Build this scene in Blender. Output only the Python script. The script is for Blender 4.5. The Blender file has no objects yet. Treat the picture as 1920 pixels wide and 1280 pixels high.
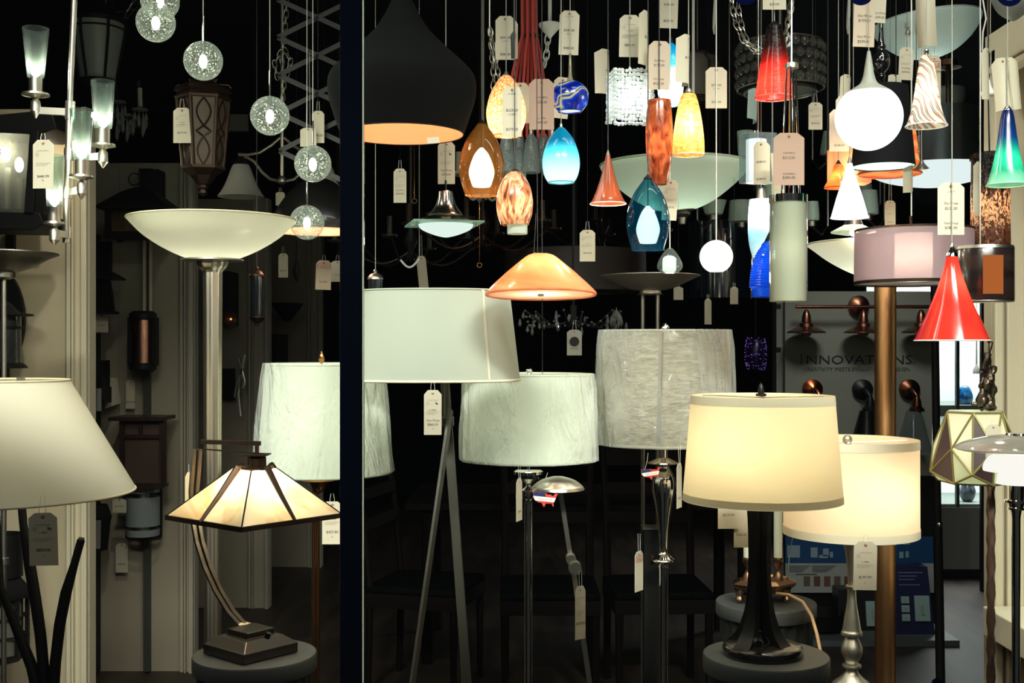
import bpy, math, random
from mathutils import Vector, Matrix
R = random.Random(7)
C = bpy.context.scene.collection
sc = bpy.context.scene
F, HZ, EYE = 2200.0, 650.0, 1.5        # focal length in pixels, horizon row, eye height
CEIL = 2.95

def lin(c):
    o = []
    for v in c[:3]:
        v /= 255.0
        o.append(v / 12.92 if v <= .04045 else ((v + .055) / 1.055) ** 2.4)
    return (*o, 1.0)

def P(x, y, D):
    return Vector(((x - 960) * D / F, D, EYE + (HZ - y) * D / F))

# ---------------------------------------------------------------- camera, world, lights, exposure
cam = bpy.data.cameras.new('camera'); co = bpy.data.objects.new('camera', cam); C.objects.link(co)
co.location = (0, 0, EYE); co.rotation_euler = (math.pi / 2, 0, 0)
cam.sensor_width = 36; cam.lens = 36 * F / 1920; cam.shift_y = 10 / 1920; cam.clip_end = 60; cam.clip_start = .05
sc.camera = co
w = bpy.data.worlds.new('night'); sc.world = w; w.use_nodes = True
w.node_tree.nodes['Background'].inputs[0].default_value = (.75, .85, .85, 1)
w.node_tree.nodes['Background'].inputs[1].default_value = .03
vs = sc.view_settings; vs.view_transform = 'Standard'; vs.look = 'None'; vs.gamma = 1; vs.use_curve_mapping = False; vs.exposure = 0
cy = sc.cycles
cy.max_bounces = 8; cy.diffuse_bounces = 3; cy.glossy_bounces = 4; cy.transmission_bounces = 8; cy.transparent_max_bounces = 24
cy.sample_clamp_indirect = 4; cy.use_denoising = True; cy.caustics_reflective = False; cy.caustics_refractive = False

def area(name, loc, aim, power, sx, sy, col=(1, 1, .9), spread=180):
    l = bpy.data.lights.new(name, 'AREA'); l.shape = 'RECTANGLE'; l.size = sx; l.size_y = sy; l.energy = power; l.color = col; l.spread = math.radians(spread)
    o = bpy.data.objects.new(name, l); C.objects.link(o); o.location = loc
    o.rotation_euler = (Vector(aim) - Vector(loc)).to_track_quat('-Z', 'Y').to_euler(); return o
def spot(name, loc, aim, power, ang, col=(1, .96, .86), blend=.6, size=.04):
    l = bpy.data.lights.new(name, 'SPOT'); l.energy = power; l.spot_size = math.radians(ang); l.spot_blend = blend; l.color = col; l.shadow_soft_size = size
    o = bpy.data.objects.new(name, l); C.objects.link(o); o.location = loc
    o.rotation_euler = (Vector(aim) - Vector(loc)).to_track_quat('-Z', 'Y').to_euler(); return o
# strip lights over the shop window, throwing down and back onto the display
area('window_strip_light', (-.75, 2.3, 2.8), (-.6, 3.1, .9), 5, 1.0, .08, (.93, 1, .87))
area('window_strip_light', (.75, 2.3, 2.8), (.6, 3.1, .9), 5, 1.0, .08, (.95, 1, .86))
# soft fill lights added high on the street side, behind the camera
area('street_side_fill', (-1.6, -1.2, 4.6), (-.5, 3, 1.0), 40, .7, 1.6, (1, .98, .86))
area('street_side_fill', (1.9, -1.2, 4.6), (.5, 3, 1.0), 40, .7, 1.6, (.94, 1, .92))
# fill lights added outside above the glass, brightening the lower display
area('front_fill_light', (-.8, 1.0, 2.75), (-.6, 2.8, .75), 24, 1.1, .14, (.97, 1, .88), 75)
area('front_fill_light', (.8, 1.0, 2.75), (.6, 2.8, .75), 24, 1.1, .14, (.97, 1, .88), 75)
# ceiling spots added to brighten the boards, rear wall and display
spot('ceiling_fill_spot', (-1.0, 4.6, 2.9), (-1.85, 5.43, 1.2), 5, 45)
spot('ceiling_fill_spot', (1.6, 4.9, 2.9), (1.95, 6.4, 1.3), 130, 48, (.96, 1, .93), .6, .35)
spot('ceiling_fill_spot', (-.9, 2.9, 2.9), (-2.1, 4.2, 1.2), 42, 56, (1, .93, .8))
spot('ceiling_fill_spot', (1.0, 2.6, 2.9), (1.7, 3.4, 1.2), 22, 80, (1, 1, .9))
spot('ceiling_fill_spot', (2.75, 6.6, 2.9), (2.95, 7.6, .3), 8, 50, (1, 1, .95), .6, .2)
spot('ceiling_fill_spot', (.3, 4.0, 2.9), (.2, 5.3, .6), 2, 80)
spot('ceiling_fill_spot', (.9, 3.0, 2.9), (.9, 3.9, 1.9), 8, 90)

# ---------------------------------------------------------------- materials
MC = {}
def nd(t, kind, **kw):
    n = t.nodes.new(kind)
    for k, v in kw.items(): setattr(n, k, v)
    return n
def ramp(t, stops):
    r = nd(t, 'ShaderNodeValToRGB'); e = r.color_ramp.elements
    while len(e) < len(stops): e.new(.5)
    for i, (p, c) in enumerate(stops): e[i].position = p; e[i].color = lin(c)
    return r
def tex(t, spec):
    """colour socket: ('z', stops) | ('noise', scale, stretch, distortion, stops) | ('wave', scale, dist, stops, axis) | ('zn', zstops, scale, stretch, amount)"""
    k = spec[0]; L = t.links
    tc = nd(t, 'ShaderNodeTexCoord')
    if k in ('z', 'zn'):
        s = nd(t, 'ShaderNodeSeparateXYZ'); L.new(tc.outputs['Generated'], s.inputs[0])
        r = ramp(t, spec[1])
        if k == 'zn':
            m = nd(t, 'ShaderNodeMapping'); m.inputs['Scale'].default_value = spec[3]; L.new(tc.outputs['Object'], m.inputs[0])
            n = nd(t, 'ShaderNodeTexNoise'); n.inputs['Scale'].default_value = spec[2]; n.inputs['Detail'].default_value = 4; n.inputs['Distortion'].default_value = .8
            L.new(m.outputs[0], n.inputs[0])
            a = nd(t, 'ShaderNodeMath', operation='MULTIPLY_ADD'); a.inputs[1].default_value = spec[4]; a.inputs[2].default_value = -spec[4] / 2
            L.new(n.outputs[0], a.inputs[0]); b = nd(t, 'ShaderNodeMath', operation='ADD'); L.new(a.outputs[0], b.inputs[0]); L.new(s.outputs[2], b.inputs[1])
            L.new(b.outputs[0], r.inputs[0])
        else: L.new(s.outputs[2], r.inputs[0])
        return r.outputs[0]
    m = nd(t, 'ShaderNodeMapping'); L.new(tc.outputs['Object'], m.inputs[0])
    if k == 'noise':
        m.inputs['Scale'].default_value = spec[2]
        if len(spec) > 5: m.inputs['Rotation'].default_value = spec[5]
        n = nd(t, 'ShaderNodeTexNoise'); n.inputs['Scale'].default_value = spec[1]; n.inputs['Detail'].default_value = 5; n.inputs['Distortion'].default_value = spec[3]
        L.new(m.outputs[0], n.inputs[0]); r = ramp(t, spec[4]); L.new(n.outputs[0], r.inputs[0]); return r.outputs[0]
    if k == 'voronoi':
        m.inputs['Scale'].default_value = spec[2]
        n = nd(t, 'ShaderNodeTexVoronoi', feature='DISTANCE_TO_EDGE' if len(spec) > 4 else 'F1'); n.inputs['Scale'].default_value = spec[1]; L.new(m.outputs[0], n.inputs[0])
        r = ramp(t, spec[3]); L.new(n.outputs['Distance'], r.inputs[0]); return r.outputs[0]
    if k == 'wave':
        n = nd(t, 'ShaderNodeTexWave', wave_type='BANDS', bands_direction=spec[4]); n.inputs['Scale'].default_value = spec[1]; n.inputs['Distortion'].default_value = spec[2]
        n.inputs['Detail'].default_value = 2; n.inputs['Detail Scale'].default_value = 1.2
        if len(spec) > 5: m.inputs['Rotation'].default_value = spec[5]
        L.new(m.outputs[0], n.inputs[0]); r = ramp(t, spec[3]); L.new(n.outputs[0], r.inputs[0]); return r.outputs[0]

def bump(t, b):
    tc = nd(t, 'ShaderNodeTexCoord'); m = nd(t, 'ShaderNodeMapping'); t.links.new(tc.outputs['Object'], m.inputs[0]); m.inputs['Scale'].default_value = b[2]
    if b[0] == 'noise': n = nd(t, 'ShaderNodeTexNoise'); n.inputs['Detail'].default_value = 4
    else: n = nd(t, 'ShaderNodeTexVoronoi')
    n.inputs['Scale'].default_value = b[1]
    if len(b) > 5: n.inputs['Distortion'].default_value = b[5]
    t.links.new(m.outputs[0], n.inputs[0])
    u = nd(t, 'ShaderNodeBump'); u.inputs['Strength'].default_value = b[3]; u.inputs['Distance'].default_value = b[4]
    t.links.new(n.outputs[0], u.inputs['Height']); return u.outputs[0]

def M(name, col=(200, 200, 200), rough=.5, metal=0, trans=0, clear=0, emis=0, tx=None, bm=None, coat=0, spec=.5, milk=1, thin=None):
    """trans: share of light let through diffusely; clear: share seen straight through (thin glass)"""
    if name in MC: return MC[name]
    m = bpy.data.materials.new(name); m.use_nodes = True; t = m.node_tree; t.nodes.clear(); L = t.links
    out = nd(t, 'ShaderNodeOutputMaterial')
    c = tex(t, tx) if tx else None; bn = bump(t, bm) if bm else None
    if emis:
        e = nd(t, 'ShaderNodeEmission'); e.inputs[1].default_value = emis
        if c: L.new(c, e.inputs[0])
        else: e.inputs[0].default_value = lin(col)
        L.new(e.outputs[0], out.inputs[0]); MC[name] = m; return m
    p = nd(t, 'ShaderNodeBsdfPrincipled'); p.inputs['Roughness'].default_value = rough; p.inputs['Metallic'].default_value = metal
    p.inputs['Coat Weight'].default_value = coat; p.inputs['Coat Roughness'].default_value = .08; p.inputs['Specular IOR Level'].default_value = spec
    if c: L.new(c, p.inputs['Base Color'])
    else: p.inputs['Base Color'].default_value = lin(col)
    if bn: L.new(bn, p.inputs['Normal'])
    if milk < 1:
        g = nd(t, 'ShaderNodeMix', data_type='RGBA', blend_type='MULTIPLY'); g.inputs[0].default_value = 1; g.inputs[7].default_value = (milk, milk, milk, 1)
        if c: L.new(c, g.inputs[6])
        else: g.inputs[6].default_value = lin(col)
        L.new(g.outputs[2], p.inputs['Base Color'])
    s = p.outputs[0]
    if trans:
        q = nd(t, 'ShaderNodeBsdfTranslucent')
        if c: L.new(c, q.inputs[0])
        else: q.inputs[0].default_value = lin(col)
        x = nd(t, 'ShaderNodeMixShader'); x.inputs[0].default_value = trans; L.new(s, x.inputs[1]); L.new(q.outputs[0], x.inputs[2]); s = x.outputs[0]
    if clear:
        q = nd(t, 'ShaderNodeBsdfTransparent')
        if c: L.new(c, q.inputs[0])
        else: q.inputs[0].default_value = lin(col)
        lw = nd(t, 'ShaderNodeLayerWeight'); lw.inputs[0].default_value = .35
        if bn: L.new(bn, lw.inputs['Normal'])
        if thin:
            h = nd(t, 'ShaderNodeMix', data_type='RGBA'); L.new(lw.outputs['Facing'], h.inputs[0]); h.inputs[6].default_value = lin(thin)
            if c: L.new(c, h.inputs[7])
            else: h.inputs[7].default_value = lin(col)
            L.new(h.outputs[2], q.inputs[0])
        a = nd(t, 'ShaderNodeMapRange'); a.inputs['To Min'].default_value = clear; a.inputs['To Max'].default_value = clear * .25; L.new(lw.outputs['Facing'], a.inputs[0])
        x = nd(t, 'ShaderNodeMixShader'); L.new(a.outputs[0], x.inputs[0]); L.new(s, x.inputs[1]); L.new(q.outputs[0], x.inputs[2]); s = x.outputs[0]
    L.new(s, out.inputs[0]); MC[name] = m; return m

def G(name, col, clear=.9, rough=.05, bm=None, tx=None, trans=0, milk=.15, thin=None): return M(name, col, rough, 0, trans, clear, 0, tx, bm, 0, .6, milk, thin)

K = dict(
    cord=M('grey_cord', (150, 150, 140), .5), black=M('satin_black', (10, 10, 11), .4, spec=.3), cordb=M('black_cord', (22, 20, 20), .5),
    steel=M('brushed_nickel', (196, 190, 176), .36, 1), chrome=M('chrome', (225, 225, 220), .08, 1), dsteel=M('dark_pewter', (140, 136, 128), .38, 1),
    bronze=M('oiled_bronze', (62, 46, 36), .38, .8), copper=M('antique_copper', (140, 92, 72), .32, 1), brass=M('brushed_brass', (196, 142, 86), .22, 1),
    dark=M('dark_iron', (13, 12, 12), .55, .1, spec=.25), bulb=M('glowing_bulb', (255, 250, 235), emis=14), bulbw=M('warm_bulb', (255, 226, 170), emis=10),
    opal=M('lit_opal_glass', (255, 255, 246), emis=1.6), white=M('white_enamel', (225, 225, 215), .3), paper=M('manila_card', (203, 195, 172), .7, trans=.2),
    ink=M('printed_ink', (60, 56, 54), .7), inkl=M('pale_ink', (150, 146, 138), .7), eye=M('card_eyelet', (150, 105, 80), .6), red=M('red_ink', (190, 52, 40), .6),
    wood=M('dark_wood', (30, 20, 16), .45), clearg=G('clear_glass', (225, 240, 235), .82), cable=M('white_cable', (205, 205, 195), .5))

# ---------------------------------------------------------------- mesh helpers (world coordinates, shifted to the thing's origin on build)
class MB:
    def __init__(s): s.v = []; s.f = []
    def add(s, vs, fs):
        b = len(s.v); s.v += [Vector(q) for q in vs]; s.f += [tuple(b + i for i in q) for q in fs]; return s
    def box(s, c, d, rot=None):
        c = Vector(c); hx, hy, hz = d[0] / 2, d[1] / 2, d[2] / 2
        vs = [Vector((a * hx, b * hy, e * hz)) for a in (-1, 1) for b in (-1, 1) for e in (-1, 1)]
        if rot: vs = [rot @ q for q in vs]
        return s.add([q + c for q in vs], [(0, 1, 3, 2), (4, 6, 7, 5), (0, 4, 5, 1), (2, 3, 7, 6), (0, 2, 6, 4), (1, 5, 7, 3)])
    def bar(s, a, b, wd, th):
        a, b = Vector(a), Vector(b); d = b - a; q = d.to_track_quat('Z', 'Y').to_matrix()
        return s.box((a + b) / 2, (wd, th, d.length), q)
    def lathe(s, c, prof, n=48, sx=1, sy=1, closed=False, rib=0, ribn=12, rot=None, pw=0):
        c = Vector(c); k = len(prof); vs = []
        for i, (r, z) in enumerate(prof):
            for j in range(n):
                a = 2 * math.pi * j / n; rr = r * (1 + rib * math.cos(ribn * a))
                ca, sa = math.cos(a), math.sin(a)
                if pw: ca = math.copysign(abs(ca) ** pw, ca); sa = math.copysign(abs(sa) ** pw, sa)
                q = Vector((rr * ca * sx, rr * sa * sy, z))
                vs.append((rot @ q if rot else q) + c)
        fs = []
        for i in range(k - 1 if not closed else k):
            i2 = (i + 1) % k
            for j in range(n):
                j2 = (j + 1) % n; fs.append((i * n + j, i * n + j2, i2 * n + j2, i2 * n + j))
        s.add(vs, fs)
        return s
    def disc(s, c, r, n=48, sx=1, sy=1):
        c = Vector(c); s.add([c + Vector((r * sx * math.cos(2 * math.pi * j / n), r * sy * math.sin(2 * math.pi * j / n), 0)) for j in range(n)], [tuple(range(n))]); return s
    def ring(s, c, r, t, n=40, m=8, rot=None):
        prof = [(r + t * math.cos(2 * math.pi * i / m), t * math.sin(2 * math.pi * i / m)) for i in range(m)]
        return s.lathe(c, prof, n, closed=True, rot=rot)
    def tube(s, pts, r, n=8, cap=True):
        pts = [Vector(p) for p in pts]; k = len(pts); vs = []
        rs = r if isinstance(r, (list, tuple)) else [r] * k
        up = Vector((0, 1, 0)); prev = None
        for i, p in enumerate(pts):
            d = (pts[min(i + 1, k - 1)] - pts[max(i - 1, 0)]).normalized()
            if prev is None:
                u = d.cross(up)
                if u.length < .1: u = d.cross(Vector((1, 0, 0)))
            else: u = prev - d * prev.dot(d)
            u.normalize(); prev = u; v = d.cross(u)
            for j in range(n):
                a = 2 * math.pi * j / n; vs.append(p + (u * math.cos(a) + v * math.sin(a)) * rs[i])
        fs = [(i * n + j, i * n + (j + 1) % n, (i + 1) * n + (j + 1) % n, (i + 1) * n + j) for i in range(k - 1) for j in range(n)]
        if cap: fs += [tuple(range(n))[::-1], tuple((k - 1) * n + j for j in range(n))]
        return s.add(vs, fs)
    def sphere(s, c, r, n=24, m=12, sz=1, sx=1):
        prof = [(max(1e-5, r * math.sin(math.pi * i / m)), -r * sz * math.cos(math.pi * i / m)) for i in range(m + 1)]
        return s.lathe(c, prof, n, sx=sx)
    def ico(s, c, r):
        g = (1 + 5 ** .5) / 2; k = r / 1.9
        vs = [Vector(q) * k + Vector(c) for q in ((-1, g, 0), (1, g, 0), (-1, -g, 0), (1, -g, 0), (0, -1, g), (0, 1, g), (0, -1, -g), (0, 1, -g), (g, 0, -1), (g, 0, 1), (-g, 0, -1), (-g, 0, 1))]
        return s.add(vs, [(0, 11, 5), (0, 5, 1), (0, 1, 7), (0, 7, 10), (0, 10, 11), (1, 5, 9), (5, 11, 4), (11, 10, 2), (10, 7, 6), (7, 1, 8), (3, 9, 4), (3, 4, 2), (3, 2, 6), (3, 6, 8), (3, 8, 9), (4, 9, 5), (2, 4, 11), (6, 2, 10), (8, 6, 7), (9, 8, 1)])
    def quad(s, a, b, c, d): return s.add([a, b, c, d], [(0, 1, 2, 3)])
    def prism(s, pts, dvec):
        n = len(pts); a = [Vector(p) for p in pts]; b = [p + Vector(dvec) for p in a]
        return s.add(a + b, [tuple(range(n)), tuple(range(n, 2 * n))[::-1]] + [(i, i + n, (i + 1) % n + n, (i + 1) % n) for i in range(n)])
    def build(s, name, mat, parent=None, smooth=True, label=None, origin=None, bevel=0):
        me = bpy.data.meshes.new(name)
        org = Vector(origin) if origin is not None else ORG.get(parent.name, Vector()) if parent else Vector()
        me.from_pydata([tuple(q - org) for q in s.v], [], s.f); me.update()
        o = bpy.data.objects.new(name, me); C.objects.link(o); me.materials.append(mat)
        if smooth:
            me.polygons.foreach_set('use_smooth', [True] * len(me.polygons))
            try: me.set_sharp_from_angle(angle=math.radians(38))
            except Exception: pass
        if parent: o.parent = parent; ORG[o.name] = org
        else: o.location = org; ORG[o.name] = org
        if bevel:
            b = o.modifiers.new('bevel', 'BEVEL'); b.width = bevel; b.segments = 2; b.limit_method = 'ANGLE'
        if label: o['label'] = label
        return o
ORG = {}
def tag(o, label, cat, group=None, kind=None):
    o['label'] = label; o['category'] = cat
    if group: o['group'] = group
    if kind: o['kind'] = kind
    return o
def thing(name, label, cat, loc, group=None):
    o = bpy.data.objects.new(name, None); C.objects.link(o); o.location = loc; o.empty_display_size = .02
    ORG[o.name] = Vector(loc); return tag(o, label, cat, group)
def struct(name, mb, mat, smooth=False, bevel=0):
    o = mb.build(name, mat, None, smooth, bevel=bevel); o['kind'] = 'structure'; return o
def light(parent, loc, power, col=(255, 236, 200), size=.015):
    l = bpy.data.lights.new('bulb_light', 'POINT'); l.energy = power; l.color = lin(col)[:3]; l.shadow_soft_size = size
    o = bpy.data.objects.new('bulb_light', l); C.objects.link(o); o.parent = parent; o.location = Vector(loc) - ORG[parent.name]; return o
def pp(cx, D, prof, z0=None):   # pixel profile [(y, halfwidth)] -> metres
    k = D / F; return [(hw * k, EYE + (HZ - y) * k) for y, hw in prof]
def base(cx, D): return Vector(((cx - 960) * D / F, D, 0))
def smoothp(prof, n=6):   # Catmull-Rom through the profile
    out = []; k = len(prof)
    for i in range(k - 1):
        p0, p1, p2, p3 = prof[max(i - 1, 0)], prof[i], prof[i + 1], prof[min(i + 2, k - 1)]
        for j in range(n):
            t = j / n; out.append(tuple(.5 * (2 * p1[a] + (p2[a] - p0[a]) * t + (2 * p0[a] - 5 * p1[a] + 4 * p2[a] - p3[a]) * t * t + (3 * p1[a] - p0[a] - 3 * p2[a] + p3[a]) * t ** 3) for a in (0, 1)))
    out.append(prof[-1]); return [(a, max(b, 0)) for a, b in out]

def cordto(root, cx, y, D, mat=None, r=.0011, name='cord', dx=0):
    p = P(cx, y, D); q = p.copy(); q.z = CEIL
    return MB().tube([p, q], r, 6).build(name, mat or K['cord'], root)

def pendant(name, label, cx, D, prof, mat, cap=None, capm=None, cordm=None, power=0, lc=(255, 236, 200), ly=None, bulb=None, rimm=None, n=48, rib=0, ribn=12, sm=True, cord_r=.0011, cat='pendant lamp', group=None, sx=1, sy=1, close=False, rim=.0012):
    pr = smoothp(prof) if sm else prof
    yb = prof[-1][0]
    root = thing(name, label, cat, P(cx, yb, D), group)
    MB().lathe(base(cx, D), pp(cx, D, pr), n, rib=rib, ribn=ribn, sx=sx, sy=sy).build('lamp_shade', mat, root)
    if rim and prof[-1][1] > 3:
        k = D / F; MB().ring(P(cx, yb, D), prof[-1][1] * k, rim, 48, 8).build('rim', rimm or mat, root)
    ytop = prof[0][0]
    if cap:
        MB().lathe(base(cx, D), pp(cx, D, smoothp(cap, 3)), 24).build('cap', capm or K['steel'], root); ytop = cap[0][0]
    cordto(root, cx, ytop, D, cordm, cord_r)
    if power:
        light(root, P(cx, ly or (prof[0][0] * .4 + yb * .6), D), power, lc)
    if bulb:
        MB().sphere(P(cx, bulb[0], D), bulb[1] * D / F, 16, 10).build('bulb', K[bulb[2]] if len(bulb) > 2 else K['bulb'], root)
    return root

# ---------------------------------------------------------------- price cards
def textmesh(s, size, align='CENTER'):
    cu = bpy.data.curves.new('t', 'FONT'); cu.body = s; cu.size = size; cu.align_x = align; cu.resolution_u = 2
    o = bpy.data.objects.new('t', cu); me = bpy.data.meshes.new_from_object(o)
    vs = [v.co.copy() for v in me.vertices]; fs = [tuple(p.vertices) for p in me.polygons]
    bpy.data.objects.remove(o); bpy.data.curves.remove(cu); bpy.data.meshes.remove(me); return vs, fs

def card(label, x0, y0, x1, y1, D, lines=(), yaw=0, tilt=0, curl=0, fold=0, sold=None, logo=False, strtop=None, style='hang', head=True, cat='price tag', mat=None, group=None, thread=False):
    """stiff paper tag; front faces the street. lines: (text, fraction down, height fraction)"""
    k = D / F; h = (y1 - y0) * k; w_ = (x1 - x0) * k / max(.18, math.cos(math.radians(yaw)))
    top = P((x0 + x1) / 2, y0, D)
    root = thing('price_tag', label, cat, top, group)
    rot = Matrix.Rotation(math.radians(yaw), 3, 'Z') @ Matrix.Rotation(math.radians(tilt), 3, 'Y')
    def T(u, v, lift=0):   # u -.5..+.5 across, v 0..1 down
        a = u * w_; b = -v * h
        y = curl * w_ * (4 * u * u) + fold * h * (v - .5) ** 2 * 4 - lift
        return top + rot @ Vector((a, y, b))
    c = .22; nu, nv = 8, 14; th = .0004
    mb = MB()
    def half(v):
        cc = .10
        return .5 if v >= cc else .5 - c * (1 - v / cc)
    vv = [0, .05, .1] + [.1 + .9 * i / nv for i in range(1, nv + 1)]
    for side in (th, -th):
        b = len(mb.v); pts = [T(half(v) * 2 * (i / nu - .5), v, side) for v in vv for i in range(nu + 1)]
        fs = [(r * (nu + 1) + i, r * (nu + 1) + i + 1, (r + 1) * (nu + 1) + i + 1, (r + 1) * (nu + 1) + i) for r in range(len(vv) - 1) for i in range(nu)]
        mb.add(pts, fs)
    nr = len(vv); per = (nr) * (nu + 1)
    edge = [i for i in range(nu + 1)] + [r * (nu + 1) + nu for r in range(1, nr)] + [(nr - 1) * (nu + 1) + i for i in range(nu - 1, -1, -1)] + [r * (nu + 1) for r in range(nr - 2, 0, -1)]
    mb.f += [(edge[i], edge[(i + 1) % len(edge)], edge[(i + 1) % len(edge)] + per, edge[i] + per) for i in range(len(edge))]
    mb.build('card', mat or K['paper'], root)
    e = MB(); n = 14; hy = .075
    for ra, rb in ((.075, .03),):
        a = [T(ra * math.cos(2 * math.pi * i / n), hy + ra * w_ / h * math.sin(2 * math.pi * i / n), .0009) for i in range(n)]
        e.add([*a], [tuple(range(n))])
    e.build('eyelet', K['eye'], root)
    e = MB(); e.add([T(.03 * math.cos(2 * math.pi * i / n), hy + .03 * w_ / h * math.sin(2 * math.pi * i / n), .0012) for i in range(n)], [tuple(range(n))]); e.build('eyelet_hole', K['black'], root)
    if style == 'hang':
        s = MB(); st = strtop or (y0 - 16)
        pt = P((x0 + x1) / 2, st, D)
        s.tube([T(0, hy, .0014), T(-.12, -.03, .001), pt + Vector((-.003, 0, 0))], .0005, 5); s.tube([T(0, hy, .0014), T(.12, -.03, .001), pt + Vector((.003, 0, 0))], .0005, 5)
        s.build('string', K['cable'], root)
    if thread:
        q = top.copy(); q.z = CEIL; MB().tube([top + Vector((0, 0, -.004)), q], .0004, 4).build('thread', K['cordb'], root)
    ink = MB(); pale = MB()
    def put(mb_, txt, v, hh, u=0, al='CENTER'):
        vs, fs = textmesh(txt, hh * h * 1.35, al)
        mb_.add([T(u + q.x / w_, v - q.y / h, .0011) for q in vs], fs)
    for ln in lines: put(ink, ln[0], ln[1], ln[2])
    if head:
        put(pale, 'Lofings Lighting', .235, .03)
        for i in range(3):
            v = .27 + i * .028; pale.quad(T(-.38, v, .001), T(-.2, v, .001), T(-.2, v + .008, .001), T(-.38, v + .008, .001))
        for i in range(3):
            v = .475 + i * .028; pale.quad(T(-.36, v, .001), T(.36 - .1 * i, v, .001), T(.36 - .1 * i, v + .007, .001), T(-.36, v + .007, .001))
    if logo:
        for (a, b, c_, d) in ((.16, .26, .2, .32), (.2, .29, .3, .32)): ink.quad(T(a, b, .0011), T(c_, b, .0011), T(c_, d, .0011), T(a, d, .0011))
    if ink.v: ink.build('printing', K['ink'], root, False)
    if pale.v: pale.build('fine_print', K['inkl'], root, False)
    if sold:
        r = MB(); vs, fs = textmesh(sold, .1 * h, 'CENTER'); r.add([T(q.x / w_, .235 - q.y / h, .0012) for q in vs], fs)
        for (a, b, c_, d) in ((-.4, .12, .4, .13), (-.4, .255, .4, .265), (-.4, .12, -.37, .265), (.37, .12, .4, .265)): r.quad(T(a, b, .0012), T(c_, b, .0012), T(c_, d, .0012), T(a, d, .0012))
        r.build('stamp', K['red'], root, False)
    return root
# ================================================================ THE SETTING
wallm = M('cream_paint', (196, 182, 150), .7, tx=('noise', 3, (1, 1, .35), .4, [(.3, (178, 164, 134)), (.7, (204, 192, 162))]))
wallt = M('cream_trim_paint', (206, 196, 168), .55)
darkw = M('black_wall_paint', (10, 12, 15), .9, spec=.1)
floorm = M('dark_herringbone_boards', (48, 38, 30), .55, tx=('noise', 9, (1, .16, 1), .6, [(.3, (30, 24, 20)), (.7, (66, 54, 44))], (0, 0, .6)))
struct('floor', MB().box((0, 6.9, -.05), (8, 9.7, .1)), floorm)
struct('ceiling', MB().box((0, 6.9, CEIL + .05), (8, 9.7, .1)), darkw)
struct('wall_back', MB().box((0, 11.3, 1.5), (8, .1, 3.1)), darkw)
struct('wall_left', MB().box((-3.2, 6, 1.5), (.1, 10.6, 3)), darkw)
struct('wall_right', MB().box((3.75, 6, 1.5), (.1, 10.6, 3)), darkw)
# display bays down the left side: each a board facing the street with a moulded post at its inner edge
greige = M('shade_darkened_board_paint', (150, 141, 122), .75); dimtrim = M('shade_darkened_trim_paint', (162, 154, 136), .6)  # same cream paint, darkened in colour for the dim rear bays
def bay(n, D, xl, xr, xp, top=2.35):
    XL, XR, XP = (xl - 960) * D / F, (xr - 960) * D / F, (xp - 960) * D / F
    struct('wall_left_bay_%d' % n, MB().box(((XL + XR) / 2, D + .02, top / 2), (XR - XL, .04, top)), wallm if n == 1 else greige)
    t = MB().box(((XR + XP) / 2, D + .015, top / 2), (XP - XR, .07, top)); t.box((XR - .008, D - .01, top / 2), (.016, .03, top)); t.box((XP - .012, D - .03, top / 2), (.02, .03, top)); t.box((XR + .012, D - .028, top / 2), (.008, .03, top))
    struct('trim_%d' % n, t, wallt if n == 1 else dimtrim, bevel=.003)
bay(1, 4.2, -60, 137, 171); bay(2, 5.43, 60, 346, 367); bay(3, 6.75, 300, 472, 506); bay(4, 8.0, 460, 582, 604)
# beam above the bays and the pale strip of the back cornice
struct('trim_5', MB().box((-1.62, 6.4, 2.72), (.36, .03, .09)), M('grey_cornice', (120, 118, 106), .7))
# right side: moulded post, beam toward the street, ledge
X = 1.39
t = MB().box((X + .35, 3.43, 1.18), (.7, .06, 2.36)); t.box((X + .012, 3.39, 1.18), (.024, .03, 2.36)); t.box((X + .06, 3.385, 1.18), (.05, .02, 2.36)); t.box((X + .1, 3.37, 1.18), (.02, .04, 2.36))
struct('trim_6', t, wallt, bevel=.004)
t = MB().box((X + .25, 2.9, 2.36), (.5, 1.1, .1)); t.box((X + .02, 2.9, 2.29), (.04, 1.1, .02)); t.box((X + .2, 2.95, 2.2), (.2, .9, .09))
struct('trim_7', t, wallt, bevel=.004)
struct('trim_8', MB().box((1.352 + .3, 2.97, .715), (.6, .8, .082)), M('white_ledge_paint', (232, 224, 196), .5), bevel=.004)
struct('wall_right_panel', MB().box((X + .3, 3.1, .33), (.5, .5, .66)), M('brown_panel', (128, 108, 88), .6))
# shop window: two panes, a dark mullion with a pale bead down each side
D = 2.15; k = D / F
ml, mr = (641 - 960) * k, (680 - 960) * k
struct('window_mullion', MB().box(((ml + mr) / 2, D, 1.5), (mr - ml, .05, 3.0)), M('dark_anodised_frame', (2, 3, 6), 1, spec=0))
b = MB(); b.box((ml - .0014, D, 1.5), (.0028, .012, 3.0)); b.box((mr + .0012, D, 1.5), (.0024, .012, 3.0))
struct('window_gasket', b, M('pale_sealant', (150, 158, 138), .5))
pane = bpy.data.materials.new('window_glass'); pane.use_nodes = True; t = pane.node_tree; t.nodes.clear()
o_ = nd(t, 'ShaderNodeOutputMaterial'); tr = nd(t, 'ShaderNodeBsdfTransparent'); gl = nd(t, 'ShaderNodeBsdfGlossy'); gl.inputs['Roughness'].default_value = 0
fr = nd(t, 'ShaderNodeFresnel'); fr.inputs[0].default_value = 1.35; mx = nd(t, 'ShaderNodeMixShader')
t.links.new(fr.outputs[0], mx.inputs[0]); t.links.new(tr.outputs[0], mx.inputs[1]); t.links.new(gl.outputs[0], mx.inputs[2]); t.links.new(mx.outputs[0], o_.inputs[0])
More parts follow.
